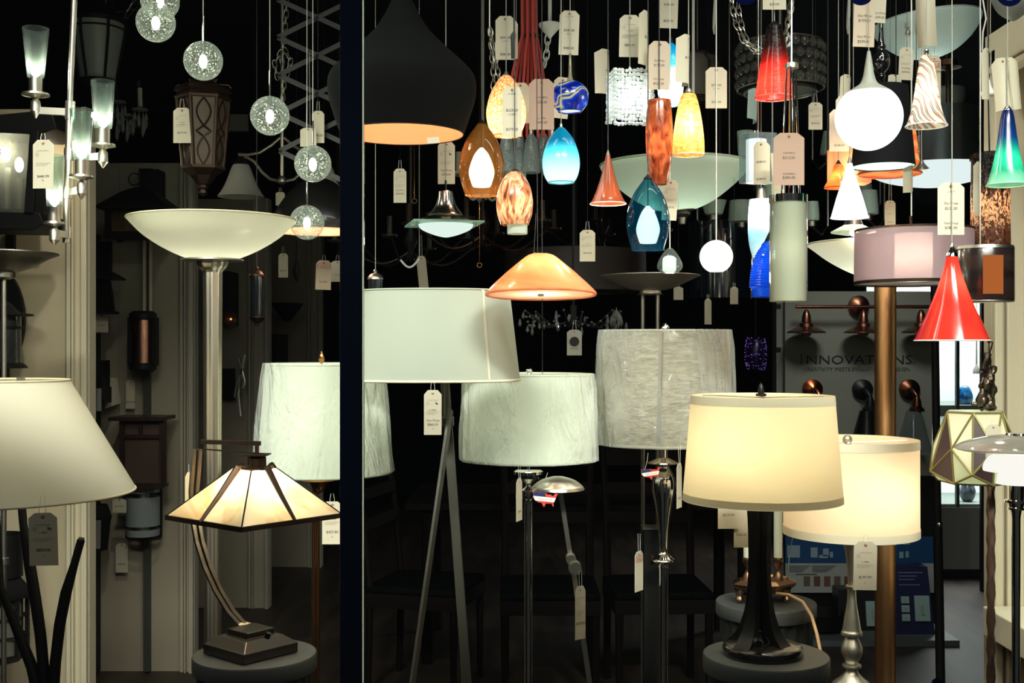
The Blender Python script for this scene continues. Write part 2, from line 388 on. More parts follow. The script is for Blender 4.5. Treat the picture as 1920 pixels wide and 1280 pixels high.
struct('window_1', MB().box(((ml - 1.6) / 2 - .001, D, 1.5), (1.6 + ml - .004, .006, 3.0)), pane)
struct('window_2', MB().box(((mr + 1.8) / 2 + .001, D, 1.5), (1.8 - mr - .004, .006, 3.0)), pane)
struct('wall_front', MB().box((0, D, 3.02), (4.4, .2, .04)).box((-1.75, D, 1.5), (.3, .2, 3)).box((1.95, D, 1.5), (.3, .2, 3)), darkw)
# the feet of the navy painted window lettering that dips into the view
navy = M('navy_window_vinyl', (3, 5, 26), .9, spec=0)
for i, (cx, wd) in enumerate(((1398, 24), (1614, 24), (1893, 26))):
    c0 = P(cx, -14, 2.143); k = 2.143 / F
    o = MB().lathe(c0, [((wd + 0) * k, -.0004), ((wd - 11) * k, -.0004), ((wd - 11) * k, .0004), (wd * k, .0004)], 40, closed=True, rot=Matrix.Rotation(math.pi / 2, 3, 'X')).build('window_letter', navy, None, False, origin=c0)
    tag(o, ['navy round window letter over the red glass cone, only its foot showing', 'navy round window letter over the tag beside the white globe', 'navy round window letter over the blue and green bell lamp'][i], 'lettering', 'navy letters on the window')

# ================================================================ LEFT SIDE
# nickel chandelier with crystal cups
D = 2.7; k = D / F
root = thing('cup_chandelier', 'nickel chandelier with four glowing crystal cups on one tall stem', 'chandelier', P(130, 455, D))
cg = G('cut_crystal', (232, 244, 240), .9, .03, bm=('noise', 6, (9, 9, .5), 1, .01), trans=.02, milk=.1)
top = P(139, 0, D); top2 = P(143, -160, D); top2.z = CEIL
MB().tube([top2, top, P(131, 195, D)], 5.2 * k, 16).tube([P(131, 190, D), P(124, 455, D)], 6.5 * k, 16).build('stem', K['steel'], root)
for y0, y1 in ((190, 224), (278, 300), (350, 372), (424, 446)):
    xa = 132 - (y0 - 190) * .028; MB().tube([P(xa, y0, D), P(xa - .8, y1, D)], 9 * k, 16).build('collar', K['steel'], root)
for (xt, yt, xb, yb, wt, wb, cupy, yf, sx_, ya, dd) in ((68, 53, 67, 145, 24, 15, 175, 222, 126, 207, 0), (197, 152, 193, 240, 22, 16, 270, 315, 140, 293, .0), (158, 205, 153, 298, 22, 15, 329, 374, 131, 356, -.09), (109, 291, 102, 386, 18, 14, 416, 460, 126, 437, -.05)):
    Dd = D + dd; kk = Dd / F; sc_ = D / Dd
    def Q(x, y): return P(960 + (x - 960) / 1, y, Dd)
    arm = MB().bar(Q(xb, ya), P(sx_, ya + 3, D), 6 * k, 13 * k).build('arm', K['steel'], root)
    c0 = Q(xb, 0); c0.z = 0
    prof = [(yb + 2, wb * .82), (cupy - 2, wb * .8), (cupy, wt * 1.02), (cupy + 4, wt * 1.05), (cupy + 7, wt * .5), (cupy + 10, 4), (cupy + 16, 9), (cupy + 34, 9.5), (cupy + 38, 6), (yf, 1)]
    MB().lathe(c0, pp(0, Dd, prof), 20).build('candle_cup', K['steel'], arm)
    pr = [(yt, wt - 2), (yt, wt), (yt + 8, wt - .6), (yb, wb), (yb + 1, wb - 3), (yt + 20, wt - 5), (yt, wt - 2)]
    MB().lathe(c0, pp(0, Dd, pr), 16).build('crystal_shade', cg, arm)
    pb = Q(xb, yb - 10); MB().sphere(pb, 9 * k, 16, 8).tube([Q(xb, yb + 1), Q(xb, yb - 8)], 3 * k).build('bulb', K['bulb'], arm)
    light(root, pb + Vector((0, 0, .012)), 3.2, (255, 246, 220), .01)
card('white tag reading $440.99 hooked on the nickel cup chandelier', 61, 262, 101, 353, 2.56, [('$440.99', .78, .06), ('IN', .85, .03)], yaw=-6, strtop=250)

# lit wall lantern on first bay
D = 3.8; k = D / F
root = thing('wall_lantern', 'big black wall lantern with three lit candle bulbs, left edge of the window', 'wall lantern', P(20, 430, D))
x0, x1 = -80, 62
f = MB()
f.prism([P(x0, 222, D), P(96, 205, D), P(106, 240, D), P(74, 252, D), P(x0, 246, D)], (0, .2, 0))
f.prism([P(x0, 428, D), P(60, 431, D), P(82, 420, D), P(74, 398, D), P(x0, 395, D)], (0, .2, 0))
f.bar(P(66, 245, D), P(55, 400, D), 10 * k, .03).bar(P(66, 245, D + .19), P(60, 400, D + .19), 10 * k, .02)
f.box(P(10, 320, D + .24), (.3, .02, .36))
f.build('frame', K['dark'], root, bevel=.003)
MB().quad(P(x0, 246, D + .004), P(62, 246, D + .004), P(51, 398, D + .004), P(x0, 398, D + .004)).build('glass_pane', G('lantern_glass', (190, 200, 190), .75, .15, trans=.5), root, False)
for x, y in ((12, 285), (36, 305), (-20, 300)):
    s = MB().tube([P(x, 392, D + .1), P(x, y + 30, D + .1)], 9 * k, 10).build('candle_sleeve', K['dsteel'], root)
    MB().sphere(P(x, y + 4, D + .1), 8 * k, 14, 10, 1.8).build('bulb', K['bulb'], s)
light(root, P(15, 290, D + .05), 2.2, (255, 240, 205))
light(root, P(90, 300, D + .3), .7, (255, 240, 205))
# conduit below it
tag(MB().box(P(20, 455, 4.18), (.03, .02, .1)).build('mounting_rail', K['dark'], origin=P(20, 455, 4.18)), 'short dark rail below the lit black wall lantern', 'rail')

# metal bowl torchiere at the edge
D = 3.3
root = thing('torchiere_lamp', 'pewter bowl torchiere cut by the left edge of the window', 'floor lamp', base(5, D))
MB().lathe(base(5, D), pp(5, D, smoothp([(476, 100), (484, 82), (496, 60), (506, 38), (511, 20), (512, 0)])) , 56).lathe(base(5, D), pp(5, D, [(476, 100), (474, 99), (480, 84), (492, 60), (502, 36), (508, 0)]), 56).build('bowl', K['dsteel'], root)
MB().lathe(base(5, D), pp(5, D, [(506, 22), (520, 22), (522, 16), (524, 12)]), 24).build('bowl_holder', K['dsteel'], root)
MB().tube([P(7, 520, D), Vector((P(7, 0, D).x, D, .02))], .0075, 14).build('pole', K['steel'], root)
MB().tube([P(7, 1046, D), P(7, 1058, D)], .014, 14).build('collar', K['steel'], root)
MB().lathe(base(5, D), [(.14, 0), (.14, .012), (.03, .03), (0, .03)], 40).build('base', K['dsteel'], root)

# large empire shade lamp
D = 2.5; k = D / F
shadeA = M('ivory_shade_fabric', (214, 212, 192), .8, trans=.45, bm=('noise', 60, (1, 1, 8), .05, .001))
root = thing('floor_lamp', 'floor lamp with a wide white cone shade on curved dark stems', 'floor lamp', base(-10, D))
MB().lathe(base(-10, D), pp(0, D, [(712, 133), (716, 134), (920, 251), (925, 253)]), 96).build('lamp_shade', shadeA, root)
rb = MB().ring(P(-10, 713, D), 133 * k, .0022, 80).ring(P(-10, 923, D), 252 * k, .0022, 80).build('shade_trim', M('shade_trim_tape', (190, 180, 150), .7), root)
MB().box(P(39, 716, D - .1), (.014, .01, .02)).build('clip', K['steel'], root)
for pts in ([(40, 940), (44, 985), (56, 1060), (66, 1120), (76, 1190), (84, 1280), (88, 1400)], [(152, 1012), (140, 1055), (124, 1110), (112, 1170), (104, 1240), (100, 1300), (97, 1400)], [(-10, 925), (0, 1100), (60, 1250), (92, 1400)]):
    q = [P(x, y, D + .15) for x, y in pts]; q.append(Vector((P(92, 0, D).x, D + .15, .02))); MB().tube(q, [.009] * 2 + [.0125] * (len(q) - 2), 12).build('stem', K['black'], root)
MB().tube([P(152.3, 1011, D + .15), P(153, 1008, D + .15)], .007, 12).build('stem_tip', K['steel'], root)
MB().lathe(Vector((P(92, 0, D).x, D + .15, 0)), [(.15, 0), (.15, .02), (0, .02)], 40).build('base', K['black'], root)
MB().sphere(P(-10, 800, D), .03).build('bulb', K['bulbw'], root)
light(root, P(-10, 830, D), 1.3, (255, 244, 220), .04)
card('large white tag reading $804.00 below the wide white cone shade', 53, 961, 107, 1060, 2.205, [('$804.00', .73, .062), ('LL 78508', .385, .03), ('IN', .82, .025)], logo=True, tilt=-1.5, strtop=930)

# dark lanterns on first bay
D = 4.0; k = D / F
root = thing('barn_wall_lantern', 'black dome hooded wall lantern with rippled glass cylinder on an oval plate', 'wall lantern', P(5, 690, D))
MB().prism([P(55 * math.cos(a) * .9 - 5, 600 - 95 * math.sin(a), D + .15) for a in [2 * math.pi * i / 28 for i in range(28)]], (0, .02, 0)).build('wall_plate', K['dark'], root)
MB().lathe(base(-5, D), pp(0, D, smoothp([(555, 6), (570, 25), (585, 40), (588, 62), (592, 62), (593, 40)], 3)), 36).build('hood', K['dark'], root)
MB().lathe(base(-5, D), pp(0, D, [(590, 42), (680, 42)]), 32).build('glass_cylinder', G('seeded_glass', (180, 180, 170), .6, .15, bm=('noise', 14, (1, 1, .4), .8, .01)), root)
MB().lathe(base(-5, D), pp(0, D, [(612, 44), (616, 44)]), 32).build('glass_band', K['dark'], root)
MB().lathe(base(-5, D), pp(0, D, [(680, 44), (684, 50), (690, 54), (691, 0)]), 32).build('lower_rim', K['dark'], root)
MB().box(P(8, 720, 4.15), (.03, .02, .12)).build('conduit', K['dark'], root)
D = 3.9; k = D / F
root = thing('carriage_lantern', 'black roofed carriage lantern with small gridded windows, beside the curved stems', 'wall lantern', P(10, 1240, D))
f = MB().lathe(base(5, D), pp(0, D, [(1000, 34), (1080, 36)]), 24); f.build('cap', K['dark'], root)
MB().lathe(base(2, D), pp(0, D, [(1065, 22), (1105, 58), (1118, 58), (1120, 40)]), 6, rot=None).build('roof', K['dark'], root)
f = MB()
for i in range(6):
    a = math.pi * (i / 3 + .16); c1 = base(4, D) + Vector((44 * k * math.cos(a), 44 * k * math.sin(a), 0)); z1, z0 = P(0, 1120, D).z, P(0, 1225, D).z
    f.bar(c1 + Vector((0, 0, z1)), c1 + Vector((0, 0, z0)), .012, .012)
    a2 = a + math.pi / 3; c2 = base(4, D) + Vector((44 * k * math.cos(a2), 44 * k * math.sin(a2), 0))
    for zz in (z1, z0, (z0 * 2 + z1) / 3, (z0 + 2 * z1) / 3): f.bar(c1 + Vector((0, 0, zz)), c2 + Vector((0, 0, zz)), .006, .006)
    cm = (c1 + c2) / 2; f.bar(cm + Vector((0, 0, z1)), cm + Vector((0, 0, z0)), .005, .005)
f.build('cage', K['dark'], root)
MB().lathe(base(4, D), pp(0, D, [(1120, 37), (1225, 37)]), 6).build('glass', M('grey_lantern_glass', (120, 118, 108), .4, trans=.3), root)
MB().lathe(base(4, D), pp(0, D, [(1225, 46), (1240, 30), (1246, 0)]), 6).build('bottom_plate', K['dark'], root)
MB().box(P(4, 1040, D + .15), (.06, .3, .04)).build('wall_bracket', K['dark'], root)

# ---- second bay
frost = M('frosted_grey_glass', (150, 154, 146), .35, trans=.3)
D = 4.6
root = thing('bowl_lantern', 'large unlit bowl lantern with dark ribs, high behind the nickel chandelier', 'ceiling lantern', P(183, 150, D))
MB().lathe(base(183, D), pp(0, D, smoothp([(42, 48), (60, 47), (100, 40), (140, 33), (150, 30), (151, 0)])), 40).build('glass_bowl', frost, root)
f = MB()
for y, r in ((44, 49), (56, 48.5)): f.ring(P(183, y, D), r * D / F, .004)
for i in range(6):
    a = math.pi * (i / 3 + .4); f.tube([base(183, D) + Vector((r * D / F * math.cos(a), r * D / F * math.sin(a), P(0, y, D).z)) for y, r in ((40, 50), (70, 48), (110, 40.5), (150, 32))], .006, 6)
f.lathe(base(183, D), pp(0, D, [(10, 20), (38, 52), (44, 52), (45, 10)]), 40).lathe(base(183, D), pp(0, D, [(146, 33), (156, 30), (160, 0)]), 40).build('rib_frame', K['dark'], root)
MB().tube([P(183, 12, D), Vector((P(183, 0, D).x, D, CEIL))], .005).build('stem', K['dark'], root)
D = 5.2; k = D / F
root = thing('pagoda_lantern', 'black pagoda roofed lantern with amber panes behind the big green-white bowl', 'wall lantern', P(262, 445, D))
cx = 266
MB().lathe(base(cx, D), pp(0, D, [(352, 14), (362, 40), (393, 92), (397, 92), (398, 50)]), 4, rot=Matrix.Rotation(math.pi / 4, 3, 'Z')).build('roof', K['dark'], root, False)
f = MB()
for sx_ in (-1, 1):
    for sy_ in (-1, 1): f.box(P(258 + sx_ * 44, 415, D) + Vector((0, sy_ * .08, 0)), (.022, .022, 70 * k))
f.box(P(258, 394, D - .08), (88 * k, .016, .012)).box(P(258, 442, D), (100 * k, .2, .022)).box(P(258, 392, D), (.2, .2, .01)); f.build('frame', K['dark'], root)
MB().box(P(258, 415, D), (80 * k, .13, 52 * k)).build('amber_glass', M('amber_art_glass', (120, 98, 62), .3, trans=.3, tx=('noise', 12, (1, 1, .5), 1.5, [(.35, (80, 68, 48)), (.7, (150, 120, 76))])), root)
MB().ring(P(252, 336, D), 11 * k, .003, rot=Matrix.Rotation(math.pi / 2, 3, 'X')).box(P(285, 345, D + .12), (.09, .1, .12)).tube([P(262, 350, D), P(262, 318, D), P(285, 318, D + .1)], .006).build('bracket', K['dark'], root)
tag(MB().box(P(276, 850, 5.405), (.028, .03, 2.0)).build('electric_rail', M('rail_grey', (58, 58, 54), .5), origin=P(276, 850, 5.405)), 'dark upright wiring rail on the second display board', 'rail')
o = MB().box(P(271, 520, 5.38), (.012, .012, .34)).box(P(283, 520, 5.38), (.012, .012, .34)).build('rail_cover', wallt, origin=P(277, 520, 5.38)); tag(o, 'pair of cream cover strips above the copper cylinder sconce', 'cover strip')
D = 5.3; k = D / F
root = thing('cylinder_sconce', 'black capped cylinder sconce with a copper reflector', 'wall sconce', P(269, 697, D))
MB().lathe(base(268, D), pp(0, D, [(583, 18), (588, 25), (600, 25), (601, 0)]), 32).lathe(base(268, D), pp(0, D, [(680, 0), (680, 25), (692, 25), (697, 18), (697, 0)]), 32).box(P(246, 640, D), (.018, .05, 90 * k)).box(P(291, 640, D), (.018, .05, 90 * k)).build('end_cap', K['dark'], root)
MB().lathe(base(268, D), pp(0, D, [(598, 21), (682, 21)]), 32).build('copper_tube', M('polished_copper', (200, 150, 130), .25, 1), root)
D = 5.25; k = D / F
root = thing('mission_sconce', 'square wooden mission style sconce with flat overhanging top', 'wall sconce', P(267, 912, D))
f = MB().box(P(267, 783, D), (100 * k, .2, .016))
for x in (229, 307): f.box(P(x, 848, D - .06), (.02, .02, 124 * k)).box(P(x, 848, D + .06), (.02, .02, 124 * k))
for y in (789, 818, 909): f.box(P(268, y, D - .06), (80 * k, .018, .016))
f.box(P(264, 803, D - .06), (.014, .016, .07)).box(P(268, 911, D), (80 * k, .14, .012)); f.build('frame', M('walnut_wood', (40, 22, 18), .4), root)
MB().box(P(268, 848, D), (72 * k, .1, 116 * k)).build('mica_pane', M('brown_mica', (84, 66, 56), .4, trans=.2), root)
D = 5.3; k = D / F
root = thing('drum_sconce', 'white glass drum wall sconce with nickel bands, lowest on the second board', 'wall sconce', P(268, 1005, D))
MB().lathe(base(268, D), pp(0, D, [(914, 30), (922, 31)]), 32).lathe(base(268, D), pp(0, D, [(930, 31), (984, 31)]), 32).lathe(base(268, D), pp(0, D, [(990, 31), (1003, 30)]), 32).build('glass_drum', M('grey_white_glass', (150, 158, 160), .3, trans=.3), root)
MB().lathe(base(268, D), pp(0, D, [(913, 12), (1006, 12)]), 24).build('core', K['steel'], root)
MB().box(P(270, 955, D + .1), (68 * k, .02, 104 * k)).build('back_plate', K['dark'], root)
tag(MB().box(P(179, 850, 5.36), (.02, .08, 2.0)).build('electric_rail', K['dark'], origin=P(179, 850, 5.36)), 'dark wiring rail at the left edge of the second board', 'rail')
D = 5.2; k = D / F
root = thing('bracket_lantern', 'black tapered lantern under a pointed hat on a square plate', 'wall lantern', P(193, 588, D))
MB().box(P(192, 487, D + .1), (34 * k, .03, 70 * k)).build('wall_plate', K['dark'], root)
MB().lathe(base(193, D), pp(0, D, [(505, 12), (521, 46), (524, 46), (525, 10)]), 4, rot=Matrix.Rotation(math.pi / 4, 3, 'Z')).build('roof', K['dark'], root, False)
f = MB()
for s_ in (-1, 1): f.bar(P(193 + 11 * s_, 524, D - .03), P(193 + 20 * s_, 585, D - .05), .012, .012)
f.box(P(193, 586, D), (44 * k, .12, .012)); f.build('frame', K['dark'], root)
MB().lathe(base(193, D), pp(0, D, [(525, 12), (585, 22)]), 4, rot=Matrix.Rotation(math.pi / 4, 3, 'Z')).build('glass', G('smoky_pane', (90, 88, 78), .5, .2), root, False)
root = thing('box_sconce', 'small black box sconce with a glass tube beside the cream post', 'wall sconce', P(190, 775, D))
MB().box(P(186, 712, D), (26 * k, .1, 74 * k)).box(P(192, 740, D + .02), (20 * k, .1, 30 * k)).build('housing', K['dark'], root)
MB().tube([P(185, 770, D - .08), P(185, 728, D - .08)], 5 * k, 14).build('glass_tube', frost, root)
root = thing('glass_lantern', 'black framed lantern with grey glass just below the cone shade edge', 'wall lantern', P(190, 1035, D))
MB().lathe(base(188, D), pp(0, D, [(945, 14), (968, 22), (975, 20), (1030, 14), (1034, 0)]), 6).build('frame', K['dark'], root, False)
MB().lathe(base(185, D - .01), pp(0, D, [(972, 17), (1026, 11)]), 6).build('glass', frost, root, False)

for a in (('cream tag under the black tapered lantern', 177, 588, 203, 623, 5.2, [('$163.00', .65, .09)]), ('small cream tag left of the rail under the copper cylinder sconce', 236, 712, 253, 766, 5.38, [('$299.00', .8, .07)]),
          ('cream tag half behind the cone shade beside the white drum sconce', 211, 935, 237, 961, 5.2, [('$179.00', .6, .14)]), ('dim brown tag on the board under the white drum sconce', 217, 1018, 240, 1073, 5.38, [('$98.00', .75, .07)])):
    card(*a, head=False, strtop=a[2] - 5, thread=a[1] == 211)
card('thin cream card leaning edge-on beside the box sconce', 196, 710, 213, 762, 5.3, yaw=66, tilt=-12, head=False, strtop=705)

# crystal candle chandelier in the dark
D = 5.0; k = D / F
root = thing('crystal_chandelier', 'dim crystal chandelier with one cream candle behind the chandelier cups', 'chandelier', P(250, 260, D))
MB().tube([P(262, 165, D), P(263, 200, D)], 4.6 * k, 12).build('candle', K['paper'], root)
MB().sphere(P(260, 156, D), 3.5 * k, 10, 8, 2).build('bulb', K['clearg'], root)
d = MB()
for cxx, cyy in ((262, 204), (232, 214), (222, 190)):
    d.lathe(base(cxx, D), pp(0, D, [(cyy, 14), (cyy + 3, 16), (cyy + 5, 4)]), 16)
    for j in range(9):
        a = j * .7; xx = cxx + 12 * math.cos(a); h_ = 18 + 14 * (j % 3); p_ = P(xx, cyy + 6, D) + Vector((0, 12 * k * math.sin(a), 0))
        d.lathe((p_.x, p_.y, 0), [(0, p_.z), (3 * k, p_.z - h_ * k * .5), (3.5 * k, p_.z - h_ * k * .8), (0, p_.z - h_ * k)], 6)
d.build('crystal_drops', M('dim_crystal', (190, 190, 185), .1, .3, clear=.5), root)
MB().tube([P(262, 210, D), P(240, 225, D), P(222, 205, D), P(215, 120, D), Vector((P(215, 0, D).x, D, CEIL))], .005).build('frame', K['dark'], root)

# brown fretwork lantern
D = 3.6; k = D / F; cx = 381
root = thing('fretwork_lantern', 'brown six sided hanging lantern with looping metal fretwork', 'hanging lantern', P(cx, 368, D))
rz = Matrix.Rotation(.28, 3, 'Z')
MB().lathe(base(cx, D), pp(0, D, [(120, 6), (150, 16), (164, 48), (172, 54), (176, 46), (184, 53), (188, 50), (190, 40)]), 6, rot=rz).build('roof_cap', K['bronze'], root, False)
MB().lathe(base(cx, D), pp(0, D, [(313, 41), (318, 40), (330, 24), (345, 13), (347, 8), (352, 10), (356, 6), (362, 8), (368, 2)]), 6, rot=rz).build('bottom_finial', K['bronze'], root, False)
MB().lathe(base(cx, D), pp(0, D, [(188, 46), (314, 35)]), 6, rot=rz).build('panels', M('brown_linen_glass', (92, 78, 64), .5, trans=.3), root, False)
fw = MB(); zt, zb = P(0, 188, D).z, P(0, 315, D).z
for i in range(6):
    a = math.pi * i / 3 + .28; b_ = a + math.pi / 3
    def E(u, v): # on side panel i
        r_ = (47.5 - 11 * v) * k; A = Vector((r_ * math.cos(a), r_ * math.sin(a), 0)); B_ = Vector((r_ * math.cos(b_), r_ * math.sin(b_), 0)); q = A.lerp(B_, u); q.z = zt + (zb - zt) * v; return q + Vector((base(cx, D).x, D, 0))
    fw.tube([E(0, 0), E(0, 1)], .006, 6)
    for s_ in (1, -1):
        fw.tube([E(.5 + s_ * .28 * math.sin(math.pi * t_ / .42 * .999) if t_ < .42 else (.5 - s_ * .32 * (1 - abs((t_ - .5) / .08)) if t_ < .58 else .5 + s_ * .28 * math.sin(math.pi * (t_ - .58) / .42)), t_ * .96 + .02) for t_ in [j / 24 for j in range(25)]], .0028, 5)
fw.build('fretwork', K['bronze'], root)
f = MB()
for s_ in (-1, 1): f.tube([P(cx + s_ * q, y, D) for q, y in ((8, 160), (22, 157), (26, 148), (20, 150), (24, 158), (48, 160), (53, 166))], .0025, 6)
f.tube([P(cx, 122, D), Vector((P(cx, 0, D).x, D, CEIL))], .004, 6); f.build('scroll_crown', K['bronze'], root)
card('white tag reading $479.00 on the brown fretwork lantern', 325, 202, 358, 268, 3.53, [('$479.00', .74, .062), ('LL 42067', .43, .035), ('ITC 66', .49, .035)], strtop=185)

# bubble-glass globes
bub = G('bubble_globe_glass', (232, 242, 234), .9, .02, trans=.03, milk=.3)
bubm = M('glass_bubbles', (255, 255, 250), .1, 0, trans=.5)
gl_lab = ['seeded glass globe lamp at the very top, partly cropped, behind another globe', 'bright seeded glass globe high between chandelier and lantern', 'seeded glass globe directly above the brown fretwork lantern', 'seeded glass globe hung alone right of the brown lantern', 'upper of the two seeded globes close to the dark mullion', 'lowest seeded glass globe, touching the big bowl rim', 'seeded glass globe cropped by the top edge beside its twin']
for i, (x, y, r, D) in enumerate(((300, 2, 36, 3.15), (292, 42, 36.5, 3.0), (381, 114, 36.5, 2.98), (506, 217, 36.5, 2.98), (586.5, 307, 34.5, 3.12), (575.5, 417, 32.5, 3.3))):
    k = D / F; c0 = P(x, y, D); root = thing('globe_pendant', gl_lab[i], 'pendant lamp', P(x, y + r, D), 'seeded glass globe pendants')
    MB().sphere(c0, r * k, 40, 24).build('glass_globe', bub, root)
    b = MB()
    for j in range(150):
        while True:
            v = Vector((R.uniform(-1, 1), R.uniform(-1, 1), R.uniform(-1, 1)))
            if .45 < v.length < .93: break
        b.ico(c0 + v * r * k, R.choice((.0009, .0012, .0018)))
    b.build('bubbles', bubm, root)
    MB().sphere(c0 + Vector((0, 0, -.002)), (.0105), 14, 10, 1.7).build('bulb', K['bulb'], root)
    MB().tube([c0 + Vector((0, 0, r * k)), c0 + Vector((0, 0, .012))], .0052, 12).build('core_tube', G('core_glass', (240, 244, 238), .6, .1), root)
    MB().tube([c0 + Vector((0, 0, r * k + .065)), c0 + Vector((0, 0, r * k - .004))], .0026, 10).build('stem', K['chrome'], root)
    cordto(root, x, y - r - 45, D, K['cable'], .001)
    light(root, c0, .5, (255, 248, 225), .024)

# scissor bracket
D = 3.45; k = D / F
root = thing('scissor_bracket', 'grey metal scissor extension of crossed flat arms beside the mullion', 'scissor bracket', P(594, 320, D))
sm_ = M('scissor_grey', (34, 34, 32), .5, .3)
for i in range(6):
    y = -72 + i * 71
    MB().bar(P(519 + i, y, D - .004), P(670, y + 68, D - .004), .003, 9 * k).build('scissor_arm', sm_, root)
    MB().bar(P(519 + i, y, D + .004), P(670, y - 74, D + .004), .003, 9 * k).build('scissor_arm', sm_, root)
for i in range(6):
    for x in (521 + i, 594): MB().bar(P(x, -72 + i * 71 + (0 if x < 560 else 34), D - .009), P(x, -72 + i * 71 + (0 if x < 560 else 34), D + .009), .008, .008).build('pivot_pin', K['dark'], root)
MB().tube([P(594, -60, D), Vector((P(594, 0, D).x, D, CEIL))], .006).build('stem', K['dsteel'], root)
def chain(pts, D, lk, th, name, label, mat, cat='chain', group=None, r2=.5):
    """links strung along the polyline"""
    q = [P(x, y, D) for x, y in pts]; mb = MB(); d = 0; i = 0; n = 0
    seg = [(q[j + 1] - q[j]).length for j in range(len(q) - 1)]; tot = sum(seg); s = 0; step = lk * .72
    while s < tot:
        a = s; j = 0
        while j < len(seg) - 1 and a > seg[j]: a -= seg[j]; j += 1
        dr = (q[j + 1] - q[j]).normalized(); c0 = q[j] + dr * min(a, seg[j])
        side = dr.cross(Vector((0, 1, 0))); side = side.normalized() if side.length > .01 else Vector((1, 0, 0))
        if n % 2: side = dr.cross(side) * .8 + side * .35; side.normalize()
        lp = [c0 + dr * lk * .5 * math.sin(2 * math.pi * t_ / 12) * (1.0) + side * lk * .5 * r2 * math.copysign(abs(math.cos(2 * math.pi * t_ / 12)) ** .6, math.cos(2 * math.pi * t_ / 12)) for t_ in range(13)]
        mb.tube(lp, th, 5, False); s += step; n += 1
    o = mb.build(name, mat, origin=q[-1]); return tag(o, label, cat, group)
chain([(537, -120), (537, 20), (534, 60), (530, 90)], 3.9, .03, .0018, 'chain', 'steel chain hanging behind the scissor bracket', K['steel'])
chain([(525, 100), (515, 120), (520, 145), (538, 140), (545, 115), (535, 95), (528, 105), (533, 150), (530, 190)], 3.9, .028, .0018, 'chain', 'tangled loop of steel chain left of the scissor bracket', K['steel'])
chain([(196, -60), (205, 10), (222, 28), (240, 26), (252, 10), (256, -60)], 4.8, .05, .003, 'chain', 'dim sagging chain above the large ribbed bowl lantern', K['dsteel'])

# bell shade chandelier, unlit
D = 4.3; k = D / F
root = thing('bell_chandelier', 'unlit chandelier with white bell shades on curved nickel arms', 'chandelier', P(529, 372, D))
MB().tube([P(529, 342, D), P(529, 225, D), Vector((P(529, 0, D).x, D, CEIL))], .007).lathe(base(529, D), pp(0, D, [(330, 5), (336, 9), (342, 9), (346, 3)]), 16).build('stem', K['steel'], root)
for s_, cxx, w_ in ((-1, 452, 44), (1, 606, 40)):
    a = MB().tube([P(529 + s_ * q, y, D) for q, y in ((2, 340), (22, 336), (38, 322), (52, 303), (66, 295), (82, 294))], .006, 8).tube([P(529 + s_ * q, y, D) for q, y in ((4, 258), (20, 272), (42, 286), (64, 290), (82, 289))], .006, 8).build('arm', K['steel'], root)
    MB().lathe(base(cxx, D), pp(0, D, smoothp([(308, 14), (318, 19), (340, 27), (358, 36), (368, 43), (369, 42)])), 40).build('bell_shade', M('unlit_opal_glass', (196, 196, 184), .35, trans=.3), a)
    MB().lathe(base(cxx, D), pp(0, D, [(294, 6), (308, 15), (311, 14)]), 20).build('shade_holder', K['dark'], a)
card('cream tag half hidden behind the bell shade chandelier stem', 517, 360, 534, 385, 4.1, head=False, strtop=352, thread=True)

# dark dome pendants
dome = M('dark_pewter_paint', (22, 21, 20), .3, .3, coat=.3)
pendant('dome_pendant', 'dark glossy dome pendant with orange inside, low beside the mullion', 596, 3.6, [(332, 4), (340, 28), (360, 52), (390, 74), (415, 83), (434, 84)], dome, [(312, 4), (318, 7), (334, 9)], K['dark'], K['cordb'], 2.2, (255, 240, 220), 400, None, M('orange_enamel', (246, 176, 132), .5), cat='pendant lamp')
r_ = bpy.data.objects['dome_pendant']
MB().lathe(base(596, 3.6), pp(0, 3.6, smoothp([(336, 4), (346, 27), (366, 50), (392, 71), (415, 81), (433, 83)])), 48).build('lining', M('orange_enamel', (246, 176, 132), .5), r_)
card('cream tag hung behind the upper seeded globe beside the mullion', 563, 240, 593, 275, 3.4, head=False, strtop=100, thread=True)
card('cream tag in front of the scissor bracket, by the mullion', 585, 208, 608, 268, 3.42, [('$99.00', .8, .08)], head=False, strtop=190, thread=True)

# big bowl torchiere
D = 3.0; k = D / F; cx = 398
root = thing('torchiere_lamp', 'tall nickel torchiere with a wide green-white glass bowl', 'floor lamp', base(cx, D))
bowlg = M('green_white_bowl_glass', (228, 224, 200), .3, trans=.35, coat=.3)
MB().lathe(base(cx, D), pp(0, D, smoothp([(411, 156), (420, 148), (440, 128), (460, 99), (476, 68), (486, 42), (491, 20), (492, 0)])), 96).build('glass_bowl', bowlg, root)
MB().ring(P(cx, 411, D), 155 * k, .0022, 90).build('rim', bowlg, root)
MB().lathe(base(cx, D), pp(0, D, [(485, 20), (486, 57), (489, 58), (491, 20)]), 56).build('bowl_plate', K['dsteel'], root)
MB().lathe(base(399, D), pp(0, D, smoothp([(488, 28), (494, 29), (502, 25), (510, 18), (525, 17.5), (700, 16.5), (1000, 15.5), (1280, 15.5)])) + [(15.5 * k, .03)], 64, rib=.035, ribn=9).build('fluted_pole', M('satin_nickel', (214, 204, 184), .34, 1), root)
MB().lathe(base(cx, D), [(.15, 0), (.15, .015), (.05, .04), (.02, .05)], 48).build('base', K['steel'], root)
light(root, P(cx, 440, D), 1.5, (252, 255, 238), .05)
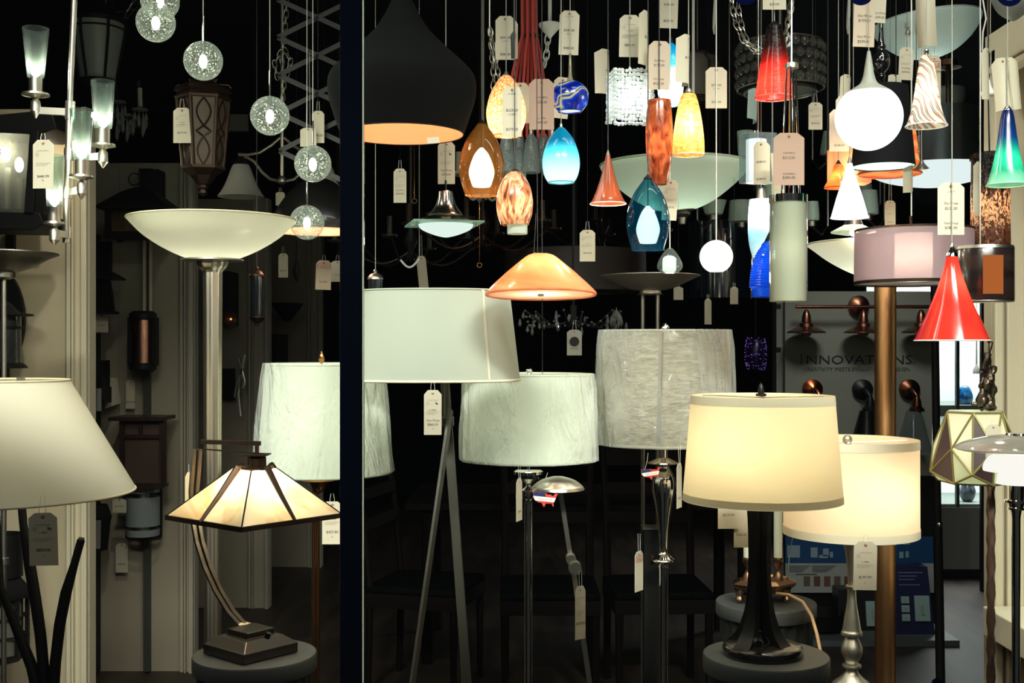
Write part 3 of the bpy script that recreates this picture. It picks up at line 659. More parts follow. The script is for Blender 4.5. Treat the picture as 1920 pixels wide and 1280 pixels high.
# cylinder pendants, dark glass
for i, (cxx, D, y0, y1, hw, lb) in enumerate(((481.5, 3.5, 500, 612, 14.5, 'unlit dark glass cylinder pendant with bronze end caps, below the big bowl'), (704, 3.5, 505, 617, 14, 'dark glass cylinder pendant just behind the white oval shade'))):
    k = D / F; root = thing('cylinder_pendant', lb, 'pendant lamp', P(cxx, y1, D), 'dark cylinder pendants')
    MB().lathe(base(cxx, D), pp(0, D, [(y0, 2), (y0 + 3, 4), (y0 + 6, 3), (y0 + 9, 10), (y0 + 14, 14), (y0 + 17, 15), (y0 + 19, 15)]), 28).lathe(base(cxx, D), pp(0, D, [(y1 - 19, 15), (y1 - 17, 15.5), (y1 - 10, 12), (y1 - 6, 4), (y1, 3), (y1, 0)]), 28).build('end_cap', K['bronze'] if i == 0 else K['steel'], root)
    MB().lathe(base(cxx, D), pp(0, D, [(y0 + 18, hw * .93), (y1 - 18, hw * .93)]), 28).build('glass_cylinder', M('dark_smoke_glass', (30, 36, 38), .12, coat=.5), root)
    cordto(root, cxx, y0, D, K['cordb'] if i == 0 else K['cord'])
# third & fourth bay silhouettes
D = 7.6; k = D / F
root = thing('uplight_sconce', 'black half cone uplight on the far left boards', 'wall sconce', P(540, 612, D))
MB().lathe(base(538, D), pp(0, D, [(568, 30), (571, 30), (600, 8), (604, 0)]), 32).box(P(522, 690, D + .2), (.05, .4, .45)).build('shade', K['dark'], root)
root = thing('twig_sconce', 'thin silver twig shaped sconce in the dark third bay', 'wall sconce', P(450, 780, 6.6))
D = 6.6
for pts in ([(458, 665), (452, 700), (446, 740), (450, 780)], [(455, 690), (444, 720), (440, 745)], [(448, 670), (452, 690)], [(452, 690), (458, 715), (455, 728)]): MB().tube([P(x, y, D) for x, y in pts], .008, 6).build('twig', K['steel'], root)
MB().box(P(424, 720, 6.7), (.1, .02, .18)).build('wall_plate', K['dark'], root)
root = thing('globe_sconce', 'dim globe sconce with a spark of orange behind the fluted pole', 'wall sconce', P(430, 620, 6.5)); D = 6.5
MB().sphere(P(428, 600, D), .05).build('globe', M('dim_amber', (90, 62, 40), .3), root)
MB().sphere(P(433, 598, D - .05), .006, 8, 6).build('bulb', M('orange_filament', (255, 150, 80), emis=2), root)
MB().box(P(424, 560, D + .13), (.09, .22, .3)).build('wall_plate', K['dark'], root)
card('small cream tag below the big bowl right of its pole', 522, 475, 540, 520, 4.6, [('$89.00', .75, .07)], head=False, strtop=462, thread=True)
card('tag with a red stamped box reading SOLD near the mullion', 593, 488, 622, 543, 4.0, [('$149.00', .76, .06)], head=False, sold='SOLD', tilt=2, strtop=478, thread=True)
card('dim tag half behind the mullion, beside the SOLD tag', 620, 489, 646, 528, 4.15, [('$75.00', .7, .07)], head=False, strtop=478, thread=True)
root = thing('pendant_chain', 'dark drop finials hanging under the big bowl right edge', 'hanging ornament', P(554, 530, 4.8))
MB().lathe(base(556, 4.8), pp(0, 4.8, [(450, 1), (482, 2), (494, 4), (508, 8), (520, 5), (530, 0)]), 8).build('drop', K['dark'], root); cordto(root, 556, 452, 4.8, K['cordb'])

# cellophane wrapped white shade lamp
def cello(name, prof, cx, D, seedv, parent, grow=1.03):
    m = M('cellophane', (240, 245, 240), .06, clear=.84, bm=('noise', 9, (1.2, 1.2, .45), 1, .03, 1.5), spec=.9)
    n = 90; mb = MB(); rr = random.Random(seedv); ph = [rr.uniform(0, 6.3) for _ in range(8)]; k = D / F
    rows = []; pr = []
    for i in range(len(prof) - 1):
        for j in range(14): t_ = j / 14; pr.append((prof[i][0] * (1 - t_) + prof[i + 1][0] * t_, prof[i][1] * (1 - t_) + prof[i + 1][1] * t_))
    pr.append(prof[-1]); vs = []
    for i, (y, hw) in enumerate(pr):
        v = i / (len(pr) - 1)
        for j in range(n):
            a = 2 * math.pi * j / n
            d = grow + .012 * math.sin(9 * a + ph[0] + 3 * v) + .009 * math.sin(17 * a + ph[1] - 4 * v) + .006 * math.sin(29 * a + ph[2] + 6 * v) + .006 * math.sin(5 * a + 9 * v + ph[3])
            d = 1.006 + (d - 1.006) * min(1, 5 * v * (1.15 - v) + .25)
            vs.append(base(cx, D) + Vector((hw * k * d * math.cos(a), hw * k * d * math.sin(a), P(0, y, D).z)))
    mb.add(vs, [(i * n + j, i * n + (j + 1) % n, (i + 1) * n + (j + 1) % n, (i + 1) * n + j) for i in range(len(pr) - 1) for j in range(n)])
    return mb.build(name, m, parent)
D = 3.1; k = D / F; cx = 607
root = thing('floor_lamp', 'floor lamp with plastic wrapped white shade behind the mullion, brass pole', 'floor lamp', base(cx, D))
fabw = M('white_silk_shade', (222, 224, 208), .8, trans=.4, bm=('noise', 30, (1, 1, .2), .12, .002))
s = MB().lathe(base(cx, D), pp(0, D, [(683, 108), (688, 109), (880, 125), (885, 126)]), 96).build('lamp_shade', fabw, root)
MB().ring(P(cx, 683, D), 108 * k, .003, 80).ring(P(cx, 884, D), 126 * k, .0035, 80).build('shade_trim', fabw, s)
cello('plastic_wrap', [(680, 111), (884, 128)], cx, D, 3, s)
MB().lathe(base(603, D), pp(0, D, [(658, 1), (664, 4), (670, 6), (676, 5), (681, 2), (686, 4), (688, 2)]), 14).build('finial', K['brass'], root)
MB().tube([P(596, 890, D), Vector((P(596, 0, D).x, D, .02))], 3.6 * k, 14).tube([P(588, 890, D), Vector((P(588, 0, D).x, D, .02))], 3.6 * k, 14).build('pole', K['brass'], root)
MB().lathe(base(597, D), pp(0, D, [(892, 4), (896, 30), (900, 32), (904, 18), (918, 12), (924, 4)]), 32).build('cluster_body', M('warm_brass', (170, 120, 70), .2, 1), root)
MB().lathe(base(592, D), [(.14, 0), (.14, .02), (.03, .04)], 40).build('base', K['brass'], root)
light(root, P(cx, 800, D), .8, (252, 255, 240), .05)
card('white tag reading $437.80 under the plastic wrapped shade by the mullion', 604, 940, 642, 1020, 2.9, [('$437.80', .74, .065), ('LL 77896', .42, .035), ('IN', .84, .03)], strtop=925)
# ================================================================ CENTRE
# great matte black pendant
D = 2.6; k = D / F; cx = 754
root = thing('spun_metal_pendant', 'huge matt black spun metal pendant with a glowing orange inside', 'pendant lamp', P(cx, 252, D))
pr = smoothp([(-60, 5), (-20, 9), (0, 19), (30, 34), (60, 54), (90, 84), (112, 108), (128, 124), (142, 135), (160, 139), (185, 137), (215, 128), (252, 115)])
MB().lathe(base(cx, D), pp(0, D, pr), 96).build('lamp_shade', M('matt_black_enamel', (7, 8, 8), .9, spec=.1), root)
MB().lathe(base(cx, D), pp(0, D, [(y + 2, max(.3, h_ - 1.6)) for y, h_ in pr[:-1]] + [(252, 114.2)]), 96).build('orange_lining', M('golden_orange_lining', (246, 172, 122), .6), root)
MB().ring(P(cx, 252, D), 114.8 * k, .0011, 90).build('rim', K['black'], root)
MB().box(P(812, 263, D - .118), (.026, .001, .013), Matrix.Rotation(-.08, 3, 'Y')).build('sticker', K['paper'], root)
cordto(root, cx, -55, D, K['cordb'], .003); light(root, P(cx, 165, D), 2.6, (255, 244, 226), .03)
MB().sphere(P(cx, 150, D), .03).build('bulb', K['bulbw'], root)

# oval white shade on tripod
D = 2.74; k = D / F; cx = 815
root = thing('tripod_lamp', 'tripod floor lamp with the biggest white oval shade, right of the mullion', 'floor lamp', base(cx, D))
fabo = M('white_linen_shade', (180, 187, 172), .75, trans=.35, bm=('noise', 90, (1, 1, 1), .04, .0006))
s = MB().lathe(base(cx, D), pp(0, D, [(548, 141), (711, 160)]), 96, pw=.82).build('lamp_shade', fabo, root)
def ovalring(y, hw, t_): 
    pts = []
    for j in range(97):
        a = 2 * math.pi * j / 96; ca = math.copysign(abs(math.cos(a)) ** .82, math.cos(a)); sa = math.copysign(abs(math.sin(a)) ** .82, math.sin(a)); pts.append(base(cx, D) + Vector((hw * k * ca, hw * k * sa, P(0, y, D).z)))
    return MB().tube(pts, t_, 6, False)
ovalring(548, 141, .0022).build('top_trim', fabo, s); ovalring(711, 160, .003).build('bottom_trim', M('cream_trim_tape', (214, 206, 176), .7), s)
a = -.93; c1, s1 = math.cos(a) ** .82, -abs(math.sin(a)) ** .82
MB().bar(base(cx, D) + Vector((142 * k * c1, 142 * k * s1, P(0, 549, D).z)), base(cx, D) + Vector((161 * k * c1, 161 * k * s1, P(0, 711, D).z)), .006, .002).build('seam', M('seam_tape', (190, 188, 166), .8), s)
grey = M('grey_metal_leg', (74, 74, 66), .5, .3)
for (xa, ya, xb, yb, d0, d1) in ((845, 768, 762, 1360, -.05, -.3), (834, 716, 884, 1400, .02, .0), (838, 760, 872, 1330, .06, .35)):
    q = P(xb, yb, D + d1); q0 = P(xa, ya, D + d0); t_ = (q0.z - .005) / (q0.z - q.z); e_ = q0.lerp(q, t_)
    MB().bar(q0, e_, .006, .021).build('leg', grey, root)
MB().tube([P(838, 640, D), P(838, 800, D)], .006).box(P(838, 790, D), (.03, .06, .02)).build('hub', grey, root)
card('white tag reading $860.00 below the biggest white oval shade', 795, 731, 828, 815, 2.53, [('Our Price', .7, .055), ('$860.00', .79, .055), ('LL 49831', .46, .035), ('IN', .88, .03)], strtop=716, logo=True)

# chrome bell over square glass
D = 2.9; k = D / F; cx = 836
root = thing('square_glass_pendant', 'chrome bell pendant holding a square glass plate over a lit dish', 'pendant lamp', P(cx, 445, D))
MB().lathe(base(cx, D), pp(0, D, smoothp([(359, 13), (370, 15), (388, 21), (402, 32), (404, 32), (405, 33), (410, 44), (415, 52)], 4)), 48).build('bell', M('polished_pewter', (176, 172, 162), .2, 1), root)
gp = G('plate_glass', (190, 222, 210), .5, .1, trans=.5, milk=.7)
rz = Matrix.Rotation(.22, 3, 'Z')
MB().box(P(832, 420, D), (.172, .172, .004), rz).build('glass_plate', gp, root)
MB().lathe(base(cx, D), pp(0, D, smoothp([(421, 52), (430, 46), (439, 26), (444, 8), (445, 0)], 4)), 48).build('opal_dish', M('lit_dish_glass', (236, 255, 244), emis=.95), root)
b = MB(); [b.tube([P(x, 414, D - .05), P(x, 424, D - .05)], .004, 8) for x in (775, 893)]; b.build('stud', K['steel'], root)
MB().tube([P(cx, 360, D), P(cx, 338, D)], .003).tube([P(cx, 361, D), P(cx, 357, D)], .009, 12).build('stem', K['chrome'], root)
cordto(root, cx, 340, D); light(root, P(cx, 452, D), .5, (235, 255, 245))
card('white tag with bent cord above the chrome bell pendant', 821, 265, 853, 345, D + .006, [('Our Price', .7, .05), ('$378.00', .8, .05)], style='cord', logo=True)
card('cream tag reading $225.00 floating in the dark left of the chrome bell', 738, 316, 762, 380, 3.6, [('Our Price', .66, .05), ('$225.00', .76, .055)], head=True, strtop=300, thread=True)

amb = G('amber_glass', (180, 122, 58), .8, .04, bm=('noise', 3, (2, 2, 1), .25, .01), milk=.6, thin=(252, 224, 186))
def double(lab, cx, D, y0, y1, hw, hb, gm, im, iy0, iy1, ihw, capm, power, lc, cordm):
    k = D / F; root = thing('double_glass_pendant', lab, 'pendant lamp', P(cx, y1, D)); h_ = y1 - y0
    pr = smoothp([(y0, 4), (y0 + .08 * h_, hw * .3), (y0 + .25 * h_, hw * .68), (y0 + .45 * h_, hw * .92), (y0 + .62 * h_, hw), (y0 + .82 * h_, hw * .9), (y1, hb)])
    MB().lathe(base(cx, D), pp(0, D, pr), 64).build('outer_glass', gm, root); MB().ring(P(cx, y1, D), hb * k, .0011, 48).build('rim', gm, root)
    MB().lathe(base(cx, D), pp(0, D, smoothp([(iy0, 3), (iy0 + .2 * (iy1 - iy0), ihw * .6), (iy0 + .6 * (iy1 - iy0), ihw), (iy1 - 8, ihw * .82), (iy1, ihw * .68)])), 40).disc(P(cx, iy1 - 1, D), ihw * .68 * k, 32).build('inner_glass', im, root)
    MB().lathe(base(cx, D), pp(0, D, [(y0 - 4, 2), (y0 + 4, 9), (y0 + 5, 0)]), 20).tube([P(cx, y0, D), P(cx, iy0 + 2, D)], .0012).build('cap', capm, root)
    cordto(root, cx, y0 - 3, D, cordm); light(root, P(cx, iy1 + 5, D), power, lc, .012); light(root, P(cx, iy0 + 8, D - ihw * k - .012), power * .35, lc, .01)
    return root
double('amber outer glass pendant over a white glowing inner egg', 903, 2.65, 228, 366, 43, 31, amb, M('lit_cream_glass', (255, 250, 236), emis=4), 277, 350, 24, K['bronze'], .5, (255, 225, 170), K['cordb'])
double('teal outer glass pendant over a white glowing inner egg', 1215, 2.55, 331, 468, 41, 30, G('teal_glass', (2, 86, 120), .84, .04, bm=('noise', 3, (2, 2, 1), .25, .01), milk=.35, thin=(176, 230, 236)), M('lit_milk_glass', (250, 252, 246), emis=2.6), 386, 456, 22, K['bronze'], .4, (240, 255, 250), K['cordb'])

def glassm(name, tx, trans=.55, coat=.6, bm=None): return M(name, (255, 255, 255), .2, trans=trans, tx=tx, coat=coat, bm=bm)
# amber honeycomb egg
pendant('glass_pendant', 'long amber egg pendant with a net pattern, upper left of the group', 949, 2.85, [(141, 6), (150, 15), (175, 29), (205, 37), (232, 35), (255, 25)],
        glassm('amber_net_glass', ('voronoi', 130, (1, 1, .6), [(0, (176, 92, 44)), (.05, (232, 160, 96)), (.14, (250, 206, 156)), (.4, (255, 220, 176))], 1)), [(132, 1), (142, 7)], K['steel'], power=.6, ly=228, lc=(255, 240, 210))
card('tag reading $292.00 and $384.00 above the amber net egg', 929, 30, 966, 112, 2.86, [('$292.00', .52, .055), ('LL 48762', .59, .03), ('$384.00', .9, .055)], style='cord', head=False)
card('twin tag tucked behind the tag reading $292.00', 948, 38, 971, 110, 2.9, head=False, style='cord')
card('tag reading $329.00 and $379.00 on the black cord over the mottled egg', 942, 162, 978, 256, 2.56, [('$329.00', .5, .055), ('LL 52798', .57, .03), ('$379.00', .88, .055), ('LL 33086', .16, .03)], style='cord', head=False)
card('tag tucked behind the tag reading $329.00', 960, 155, 992, 231, 2.95, head=False, style='cord', thread=True)
# black knotted cord
o = MB().tube([P(964, -300, 2.8), P(964, 58, 2.8), P(962, 66, 2.8), P(961, 110, 2.8)], [.002, .002, .006, .0035], 8).build('cord_bundle', K['cordb'], origin=P(964, 110, 2.8)); tag(o, 'short black bundle of tied cord before the tag reading $292.00', 'cord')
# brown mottled egg
mot = glassm('brown_mottled_glass', ('noise', 34, (1, 1, .4), 2.6, [(.34, (84, 44, 26)), (.45, (190, 124, 84)), (.58, (236, 190, 152)), (.7, (160, 96, 60))]), .45)
r_ = pendant('glass_pendant', 'brown mottled glass egg pendant with a clear lower tube', 965, 2.55, [(321, 6), (330, 18), (350, 29), (375, 34), (400, 33), (421, 26)], mot, [(317, 2), (320, 7), (323, 8)], K['bronze'], K['cordb'], .22, (255, 240, 215), 395)
MB().lathe(base(970, 2.55), pp(0, 2.55, [(400, 19), (438, 19), (439, 18), (402, 17)]), 32).build('inner_tube', G('clear_tube', (225, 235, 228), .6, .08, trans=.3, milk=.8), r_)
# card colour darkened to carry the warm shade around the tag
card('brownish tag with faint figures between the amber egg and blue globe', 992, 148, 1039, 243, 2.6, [('OUR PRICE', .38, .035), ('$260.00', .48, .05), ('$449.00', .88, .05), ('LL 3704', .79, .035)], style='cord', head=False, mat=M('shade_toned_card', (158, 130, 112), .7, trans=.2))
o = MB().tube([P(1016, 243, 2.6), P(1016, 160, 2.597), Vector((P(1016, 0, 2.6).x, 2.6, CEIL))], .0012).tube([P(1016, 236, 2.6), P(1017, 700, 2.6)], .001).build('cord', K['cordb'], origin=P(1016, 700, 2.6)); tag(o, 'thin black cord through the brownish tag, hanging low', 'cord')
# red cords fixture with glass bells
D = 3.3; k = D / F
root = thing('red_cord_chandelier', 'chandelier of thick red cords through a crystal collar to clear bells', 'chandelier', P(990, 345, D))
rc = M('red_cord', (168, 48, 38), .6)
for i in range(9):
    x0 = 979 + i * 3.3; x1 = 950 + i * 9.5; dz = .02 * ((i % 3) - 1)
    MB().tube([Vector((P(x0, 0, D).x, D + dz, CEIL)), P(x0, 0, D + dz), P(x0 + .5, 66, D + dz), P((x0 * 2 + x1) / 3, 100, D + dz), P(x1, 190, D + dz * 2), P(x1 + (i - 4), 258, D + dz * 3)], .0042, 8).build('cord', rc, root)
cr = MB()
for i in range(10): cr.ico(P(979 + i * 3.2, 66, D - .012 + .006 * (i % 2)), .006)
cr.build('crystal_collar', K['clearg'], root)
for i, (x, y) in enumerate(((950, 250), (972, 244), (996, 252), (1018, 246), (1035, 256))):
    MB().lathe(base(x, D + .03 * (i % 2)), pp(0, D, smoothp([(y, 5), (y + 12, 11), (y + 45, 15), (y + 72, 17)], 4)), 28).build('glass_bell', G('rippled_clear_glass', (200, 214, 212), .6, .06, bm=('noise', 40, (1, 1, 1), 1, .01), milk=.5), root)
    MB().tube([P(x, y - 12, D + .03 * (i % 2)), P(x, y + 30, D + .03 * (i % 2))], .006, 10).build('lamp_socket', K['steel'], root)
root = thing('cup_pendant', 'pale frosted cup lamp behind the black cord of the mottled egg', 'pendant lamp', P(968, 335, 3.6))
MB().lathe(base(968, 3.6), pp(0, 3.6, [(290, 0), (291, 17), (335, 19)]), 32).build('lamp_shade', M('pale_blue_glass', (190, 206, 200), .4, trans=.4), root); cordto(root, 968, 291, 3.6)
chain([(919, 60), (922, 100), (926, 150), (921, 195)], 3.3, .026, .0016, 'chain', 'left strand of the grey chain bunch beside the amber net egg', K['steel'], group=None)
chain([(920, 60), (929, 110), (938, 160), (940, 200)], 3.28, .026, .0016, 'chain', 'right strand of the grey chain bunch beside the amber net egg', K['steel'])
o = MB().tube([P(919, 62, 3.3), P(918, 55, 3.3), Vector((P(918, 0, 3.3).x, 3.3, CEIL))], .002).build('chain_hook', K['steel'], origin=P(919, 62, 3.3)); tag(o, 'wire hook holding the grey chain bunch', 'hook')
D = 3.7; root = thing('ceiling_canopy', 'white ceiling canopy with chain between red cords and $389.00 tag', 'canopy', P(1031, 72, D))
MB().lathe(base(1031, D), pp(0, D, smoothp([(45, 21), (50, 20), (60, 12), (68, 5), (72, 2)], 4)) , 40).disc(P(1031, 45, D), 21 * D / F).build('cup', K['white'], root)
MB().tube([P(1031, 45, D), Vector((P(1031, 0, D).x, D, CEIL))], .006).build('stem', K['white'], root)
chain([(1027, 74), (1025, 100), (1021, 125)], D, .034, .0024, 'chain', 'white chain under the white ceiling canopy', K['white'])

# blue swirl globe
r_ = pendant('glass_pendant', 'cobalt blue glass globe pendant with gold swirls on a long neck', 1069, 2.75, [(152, 6), (156, 20), (168, 32), (182, 35), (196, 32), (209, 22)],
        glassm('cobalt_swirl_glass', ('wave', 9, 9, [(0, (3, 14, 84)), (.55, (6, 36, 140)), (.74, (16, 60, 150)), (.8, (120, 112, 62)), (.93, (170, 160, 96)), (1, (10, 34, 110))], 'Z', (.6, .5, .2)), .3), power=.3, ly=190, lc=(240, 250, 255), cordm=K['cord'])
MB().lathe(base(1069, 2.75), pp(0, 2.75, smoothp([(100, 2), (120, 3), (140, 3.5), (150, 6), (153, 9)], 4)), 20).build('neck', G('amber_grey_glass', (170, 160, 130), .4, .1, milk=.6), r_)
MB().disc(P(1069, 207, 2.75), 20.5 * 2.75 / F).build('diffuser', M('lit_disc', (240, 250, 250), emis=1.0), r_)
card('tag reading $389.00 and $485.00 above the cobalt blue globe', 1050, 20, 1087, 103, 2.76, [('$389.00', .47, .055), ('Card 2', .54, .03), ('$485.00', .87, .055), ('LL 26198', .15, .03)], style='cord', head=False, tilt=2)
card('blank cream tag showing behind the cobalt blue globe', 1040, 145, 1072, 222, 2.95, head=False, style='cord', tilt=6, thread=True)
# aqua egg
pendant('glass_pendant', 'aqua blue glass egg pendant fading to white below', 1052, 2.7, [(239, 5), (246, 12), (262, 24), (288, 33), (310, 35), (330, 31), (342, 24)],
        glassm('aqua_fade_glass', ('z', [(0, (190, 240, 240)), (.3, (136, 220, 228)), (.55, (70, 190, 208)), (.72, (8, 104, 138)), (1, (12, 126, 156))]), .6), power=.3, ly=308, lc=(240, 255, 255), cap=[(232, 2), (250, 3)], capm=K['white'])
# crystal cube
D = 2.7; k = D / F; cx = 1181
root = thing('crystal_pendant', 'sparkling clear crystal bead cube pendant', 'pendant lamp', P(cx, 227, D))
cb = G('crystal_bead', (246, 250, 248), .42, .02, trans=.4, milk=.9); mb = MB(); h_ = .043
rr = random.Random(4); rz = Matrix.Rotation(.12, 3, 'Z')
for i in range(11):
    for j in range(12):
        for q in (Vector((-h_ + i * h_ / 5, -h_, 0)), Vector((-h_ + i * h_ / 5, h_, 0)), Vector((-h_, -h_ + i * h_ / 5, 0)), Vector((h_, -h_ + i * h_ / 5, 0))):
            mb.ico(P(cx, 183, D) + rz @ (q + Vector((rr.uniform(-.0015, .0015), rr.uniform(-.0015, .0015), -.051 + j * .0095 + rr.uniform(-.002, .002)))), rr.choice((.0044, .0052, .0058)))
o = mb.build('crystal_beads', cb, root, False)
MB().box(P(cx, 183, D), (.05, .05, .08), rz).build('wire_frame', G('fine_silver_mesh', (230, 235, 235), .6, .2), root)
MB().sphere(P(cx + 8, 172, D), .014, 14, 10).build('bulb', K['bulb'], root)
MB().tube([P(cx, 141, D), P(cx, 125, D)], .0022).build('stem', K['white'], root); cordto(root, cx, 128, D); light(root, P(cx, 183, D), 2.4, (250, 255, 255), .02)
card('white tag reading $828.40 above the crystal bead cube', 1162, 28, 1201, 107, D + .005, [('$828.40', .74, .055), ('LL 52468', .39, .03)], style='cord', tilt=1)
card('curled tag seen nearly edge-on left of the crystal bead cube', 1127, 93, 1152, 176, 2.85, [('$236.00', .5, .05)], yaw=62, curl=.3, style='cord', head=False, tilt=-3, thread=True)
card('curled edge-on tag right of the $828.40 tag', 1205, 22, 1224, 126, 2.65, [('$236.00', .5, .05)], yaw=66, curl=.2, style='cord', head=False, tilt=3)
# terracotta cone
pendant('glass_pendant', 'terracotta brown glass cone pendant', 1140, 2.7, [(290, 4), (300, 6), (325, 12), (352, 20), (372, 28), (382, 34)],
        M('terracotta_glass', (132, 64, 38), .2, coat=.8, trans=.15), [(281, 1), (291, 4.5)], K['dsteel'], K['cordb'], rimm=K['white'], power=.5, ly=376)
# mottled tube
pendant('glass_pendant', 'long brown and orange mottled tube pendant', 1236, 2.6, [(188, 21), (196, 22.5), (230, 25), (262, 25.5), (300, 23), (335, 17), (345, 14)],
        glassm('orange_mottled_glass', ('noise', 46, (1, 1, .5), 1.6, [(.32, (84, 34, 18)), (.46, (150, 70, 38)), (.62, (192, 104, 62)), (.75, (212, 136, 94))]), .5), power=.2, ly=270, lc=(255, 236, 205), cordm=K['cordb'])
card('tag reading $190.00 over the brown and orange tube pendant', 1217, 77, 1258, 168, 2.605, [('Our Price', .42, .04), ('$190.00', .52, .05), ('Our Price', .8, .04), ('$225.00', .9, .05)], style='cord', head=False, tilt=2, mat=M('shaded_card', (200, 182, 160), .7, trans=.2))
card('tag cropped by the top edge above the cyan pendant', 1238, -32, 1273, 53, 2.9, [('$180.00', .5, .05), ('$225.00', .86, .05)], style='cord', head=False, tilt=2)
# cyan ellipsoid
pendant('glass_pendant', 'glowing cyan glass pendant with white marbling behind the $190.00 tag', 1257, 3.0, [(80, 3), (86, 10), (105, 18), (135, 23), (165, 24), (185, 21), (198, 15)],
        glassm('cyan_marble_glass', ('zn', [(0, (240, 252, 252)), (.3, (206, 244, 250)), (.55, (40, 190, 224)), (1, (0, 140, 190))], 14, (1, 1, 1), .9), .6), power=.8, ly=165, lc=(240, 255, 255), cap=[(70, 3), (82, 6)], capm=K['cordb'])
# amber dotted bell
pendant('glass_pendant', 'golden yellow bell pendant with a dotted weave pattern', 1291, 2.6, [(176, 12), (182, 15), (205, 21), (235, 26), (262, 29), (287, 30), (291, 29)],
        glassm('golden_dot_glass', ('noise', 90, (1, 1, 2), .3, [(.3, (214, 150, 64)), (.5, (244, 196, 110)), (.7, (252, 220, 150))]), .6), [(164, 2), (168, 5), (174, 8), (177, 13)], K['steel'], power=.36, ly=240, lc=(255, 244, 220), rimm=K['white'])
card('curled tag nearly edge-on above the golden yellow bell', 1284, 66, 1301, 158, 2.605, [('$139.00', .5, .05)], yaw=64, curl=.5, style='cord', head=False, tilt=3)
# grey glass & metal lamp behind
D = 4.35; k = D / F
root = thing('drum_chandelier', 'unlit grey glass drum fixture in dark bands behind the golden bell', 'chandelier', P(1310, 188, D))
MB().lathe(base(1300, D), pp(0, D, [(106, 40), (120, 47), (186, 34)]), 40).build('glass_drum', M('grey_linen_glass', (96, 88, 78), .5, trans=.3), root)
b = MB().ring(P(1300, 106, D), 41 * k, .005).ring(P(1300, 186, D), 35 * k, .005)
for i in range(5): a = i * 1.256; b.tube([base(1300, D) + Vector((42 * k * math.cos(a), 42 * k * math.sin(a), P(0, 106, D).z)), base(1300, D) + Vector((49 * k * math.cos(a + .2), 49 * k * math.sin(a + .2), P(0, 125, D).z)), base(1300, D) + Vector((36 * k * math.cos(a + .5), 36 * k * math.sin(a + .5), P(0, 186, D).z))], .005, 6)
b.tube([P(1300, 106, D), Vector((P(1300, 0, D).x, D, CEIL))], .008); b.build('frame', K['dark'], root)
card('tag reading $329.00 and $358.00 on the cord of the small white ball', 1323, 126, 1363, 203, 2.755, [('$329.00', .46, .055), ('LL 42798', .54, .03), ('$358.00', .87, .055)], style='cord', head=False)
def ball(lab, cx, cyy, r, D, opening=.5, em=None, cm=None):
    k = D / F; root = thing('globe_pendant', lab, 'pendant lamp', P(cx, cyy + r * .93, D))
    n = 20; a0 = math.acos(.93 if opening else 1)
    pr = [(max(1e-4, r * k * math.sin(a0 * 0 + (math.pi - a0) * i / n)), P(0, cyy, D).z + r * k * math.cos((math.pi - a0) * i / n)) for i in range(n + 1)]
    MB().lathe(base(cx, D), pr, 48).build('opal_globe', em or K['opal'], root); MB().disc(Vector((P(cx, 0, D).x, D, pr[-1][1])), pr[-1][0], 32).build('lower_opening', M('lit_opening', (240, 236, 220), emis=.7), root)
    cordto(root, cx, cyy - r, D, cm or K['cable'], .0013); light(root, P(cx, cyy + r + 6, D), .5); light(root, P(cx, cyy, D - r * k - .012), .15)
    return root
ball('small glowing white ball pendant right of the metal torchiere bowl', 1343, 481, 31, 2.75)
# green-white suspended bowl behind
D = 3.9; k = D / F; cx = 1265
root = thing('bowl_pendant', 'wide unlit green-white glass bowl behind the mottled tube', 'ceiling lamp', P(cx, 395, D))
MB().lathe(base(cx, D), pp(0, D, smoothp([(310, 140), (322, 134), (345, 112), (372, 78), (388, 48), (395, 24), (396, 0)])), 72).ring(P(cx, 310, D), 139 * k, .004, 72).build('glass_bowl', M('mint_bowl_glass', (204, 214, 194), .35, trans=.4), root)
MB().lathe(base(1279, D), pp(0, D, [(388, 22), (393, 22), (398, 14), (402, 16), (408, 8), (420, 6), (421, 0)]), 32).build('finial', K['dsteel'], root)
MB().tube([P(1300, 308, D), P(1300, 285, D)], 7 * k, 14).tube([P(1300, 285, D), Vector((P(1300, 0, D).x, D, CEIL))], .005).build('stem', K['white'], root)
light(root, P(cx, 345, D), 1.8, (235, 255, 240), .05)  # lamp added inside the unlit bowl to brighten its glass
card('white tag hanging in front of the wide bowl beside the teal pendant', 1244, 337, 1272, 413, 2.75, [('$338.00', .7, .05)], style='cord', tilt=3)
# orange-cream cone
D = 2.5; k = D / F; cx = 1014
root = thing('cone_pendant', 'wide peach and cream glass cone pendant low in the centre', 'pendant lamp', P(cx, 556, D))
peach = M('peach_glass', (248, 178, 120), .2, trans=.5, coat=.8, tx=('noise', 5, (.6, .6, 3), 1.2, [(.3, (206, 118, 70)), (.5, (232, 156, 104)), (.7, (244, 188, 140))]))
TL = Matrix.Rotation(-.055, 3, 'X'); C0 = P(cx, 552, D); L0 = lambda pr: [(r, z - C0.z) for r, z in pr]
MB().lathe(C0, L0(pp(0, D, [(476, 18), (478, 24), (482, 30), (490, 40), (510, 64), (530, 86), (546, 102), (550, 105), (554, 104)])), 96, rot=TL).build('glass_cone', peach, root)
MB().ring(C0, 103 * k, .0022, 90, 10, rot=TL).build('rolled_rim', peach, root)
MB().lathe(C0, L0(pp(0, D, [(552, 97), (552, 60), (551, 20), (551, 0)])), 64, rot=TL).build('inner_dish', M('cream_inner_glass', (226, 228, 208), .4, trans=.6), root)
MB().lathe(base(cx, D), pp(0, D, [(547, 6), (555, 6), (556, 0)]), 16).build('knob', K['dsteel'], root)
MB().lathe(base(1013, D), pp(0, D, [(474, 0), (474, 13), (479, 15), (482, 15)]), 24).build('cap', K['chrome'], root)
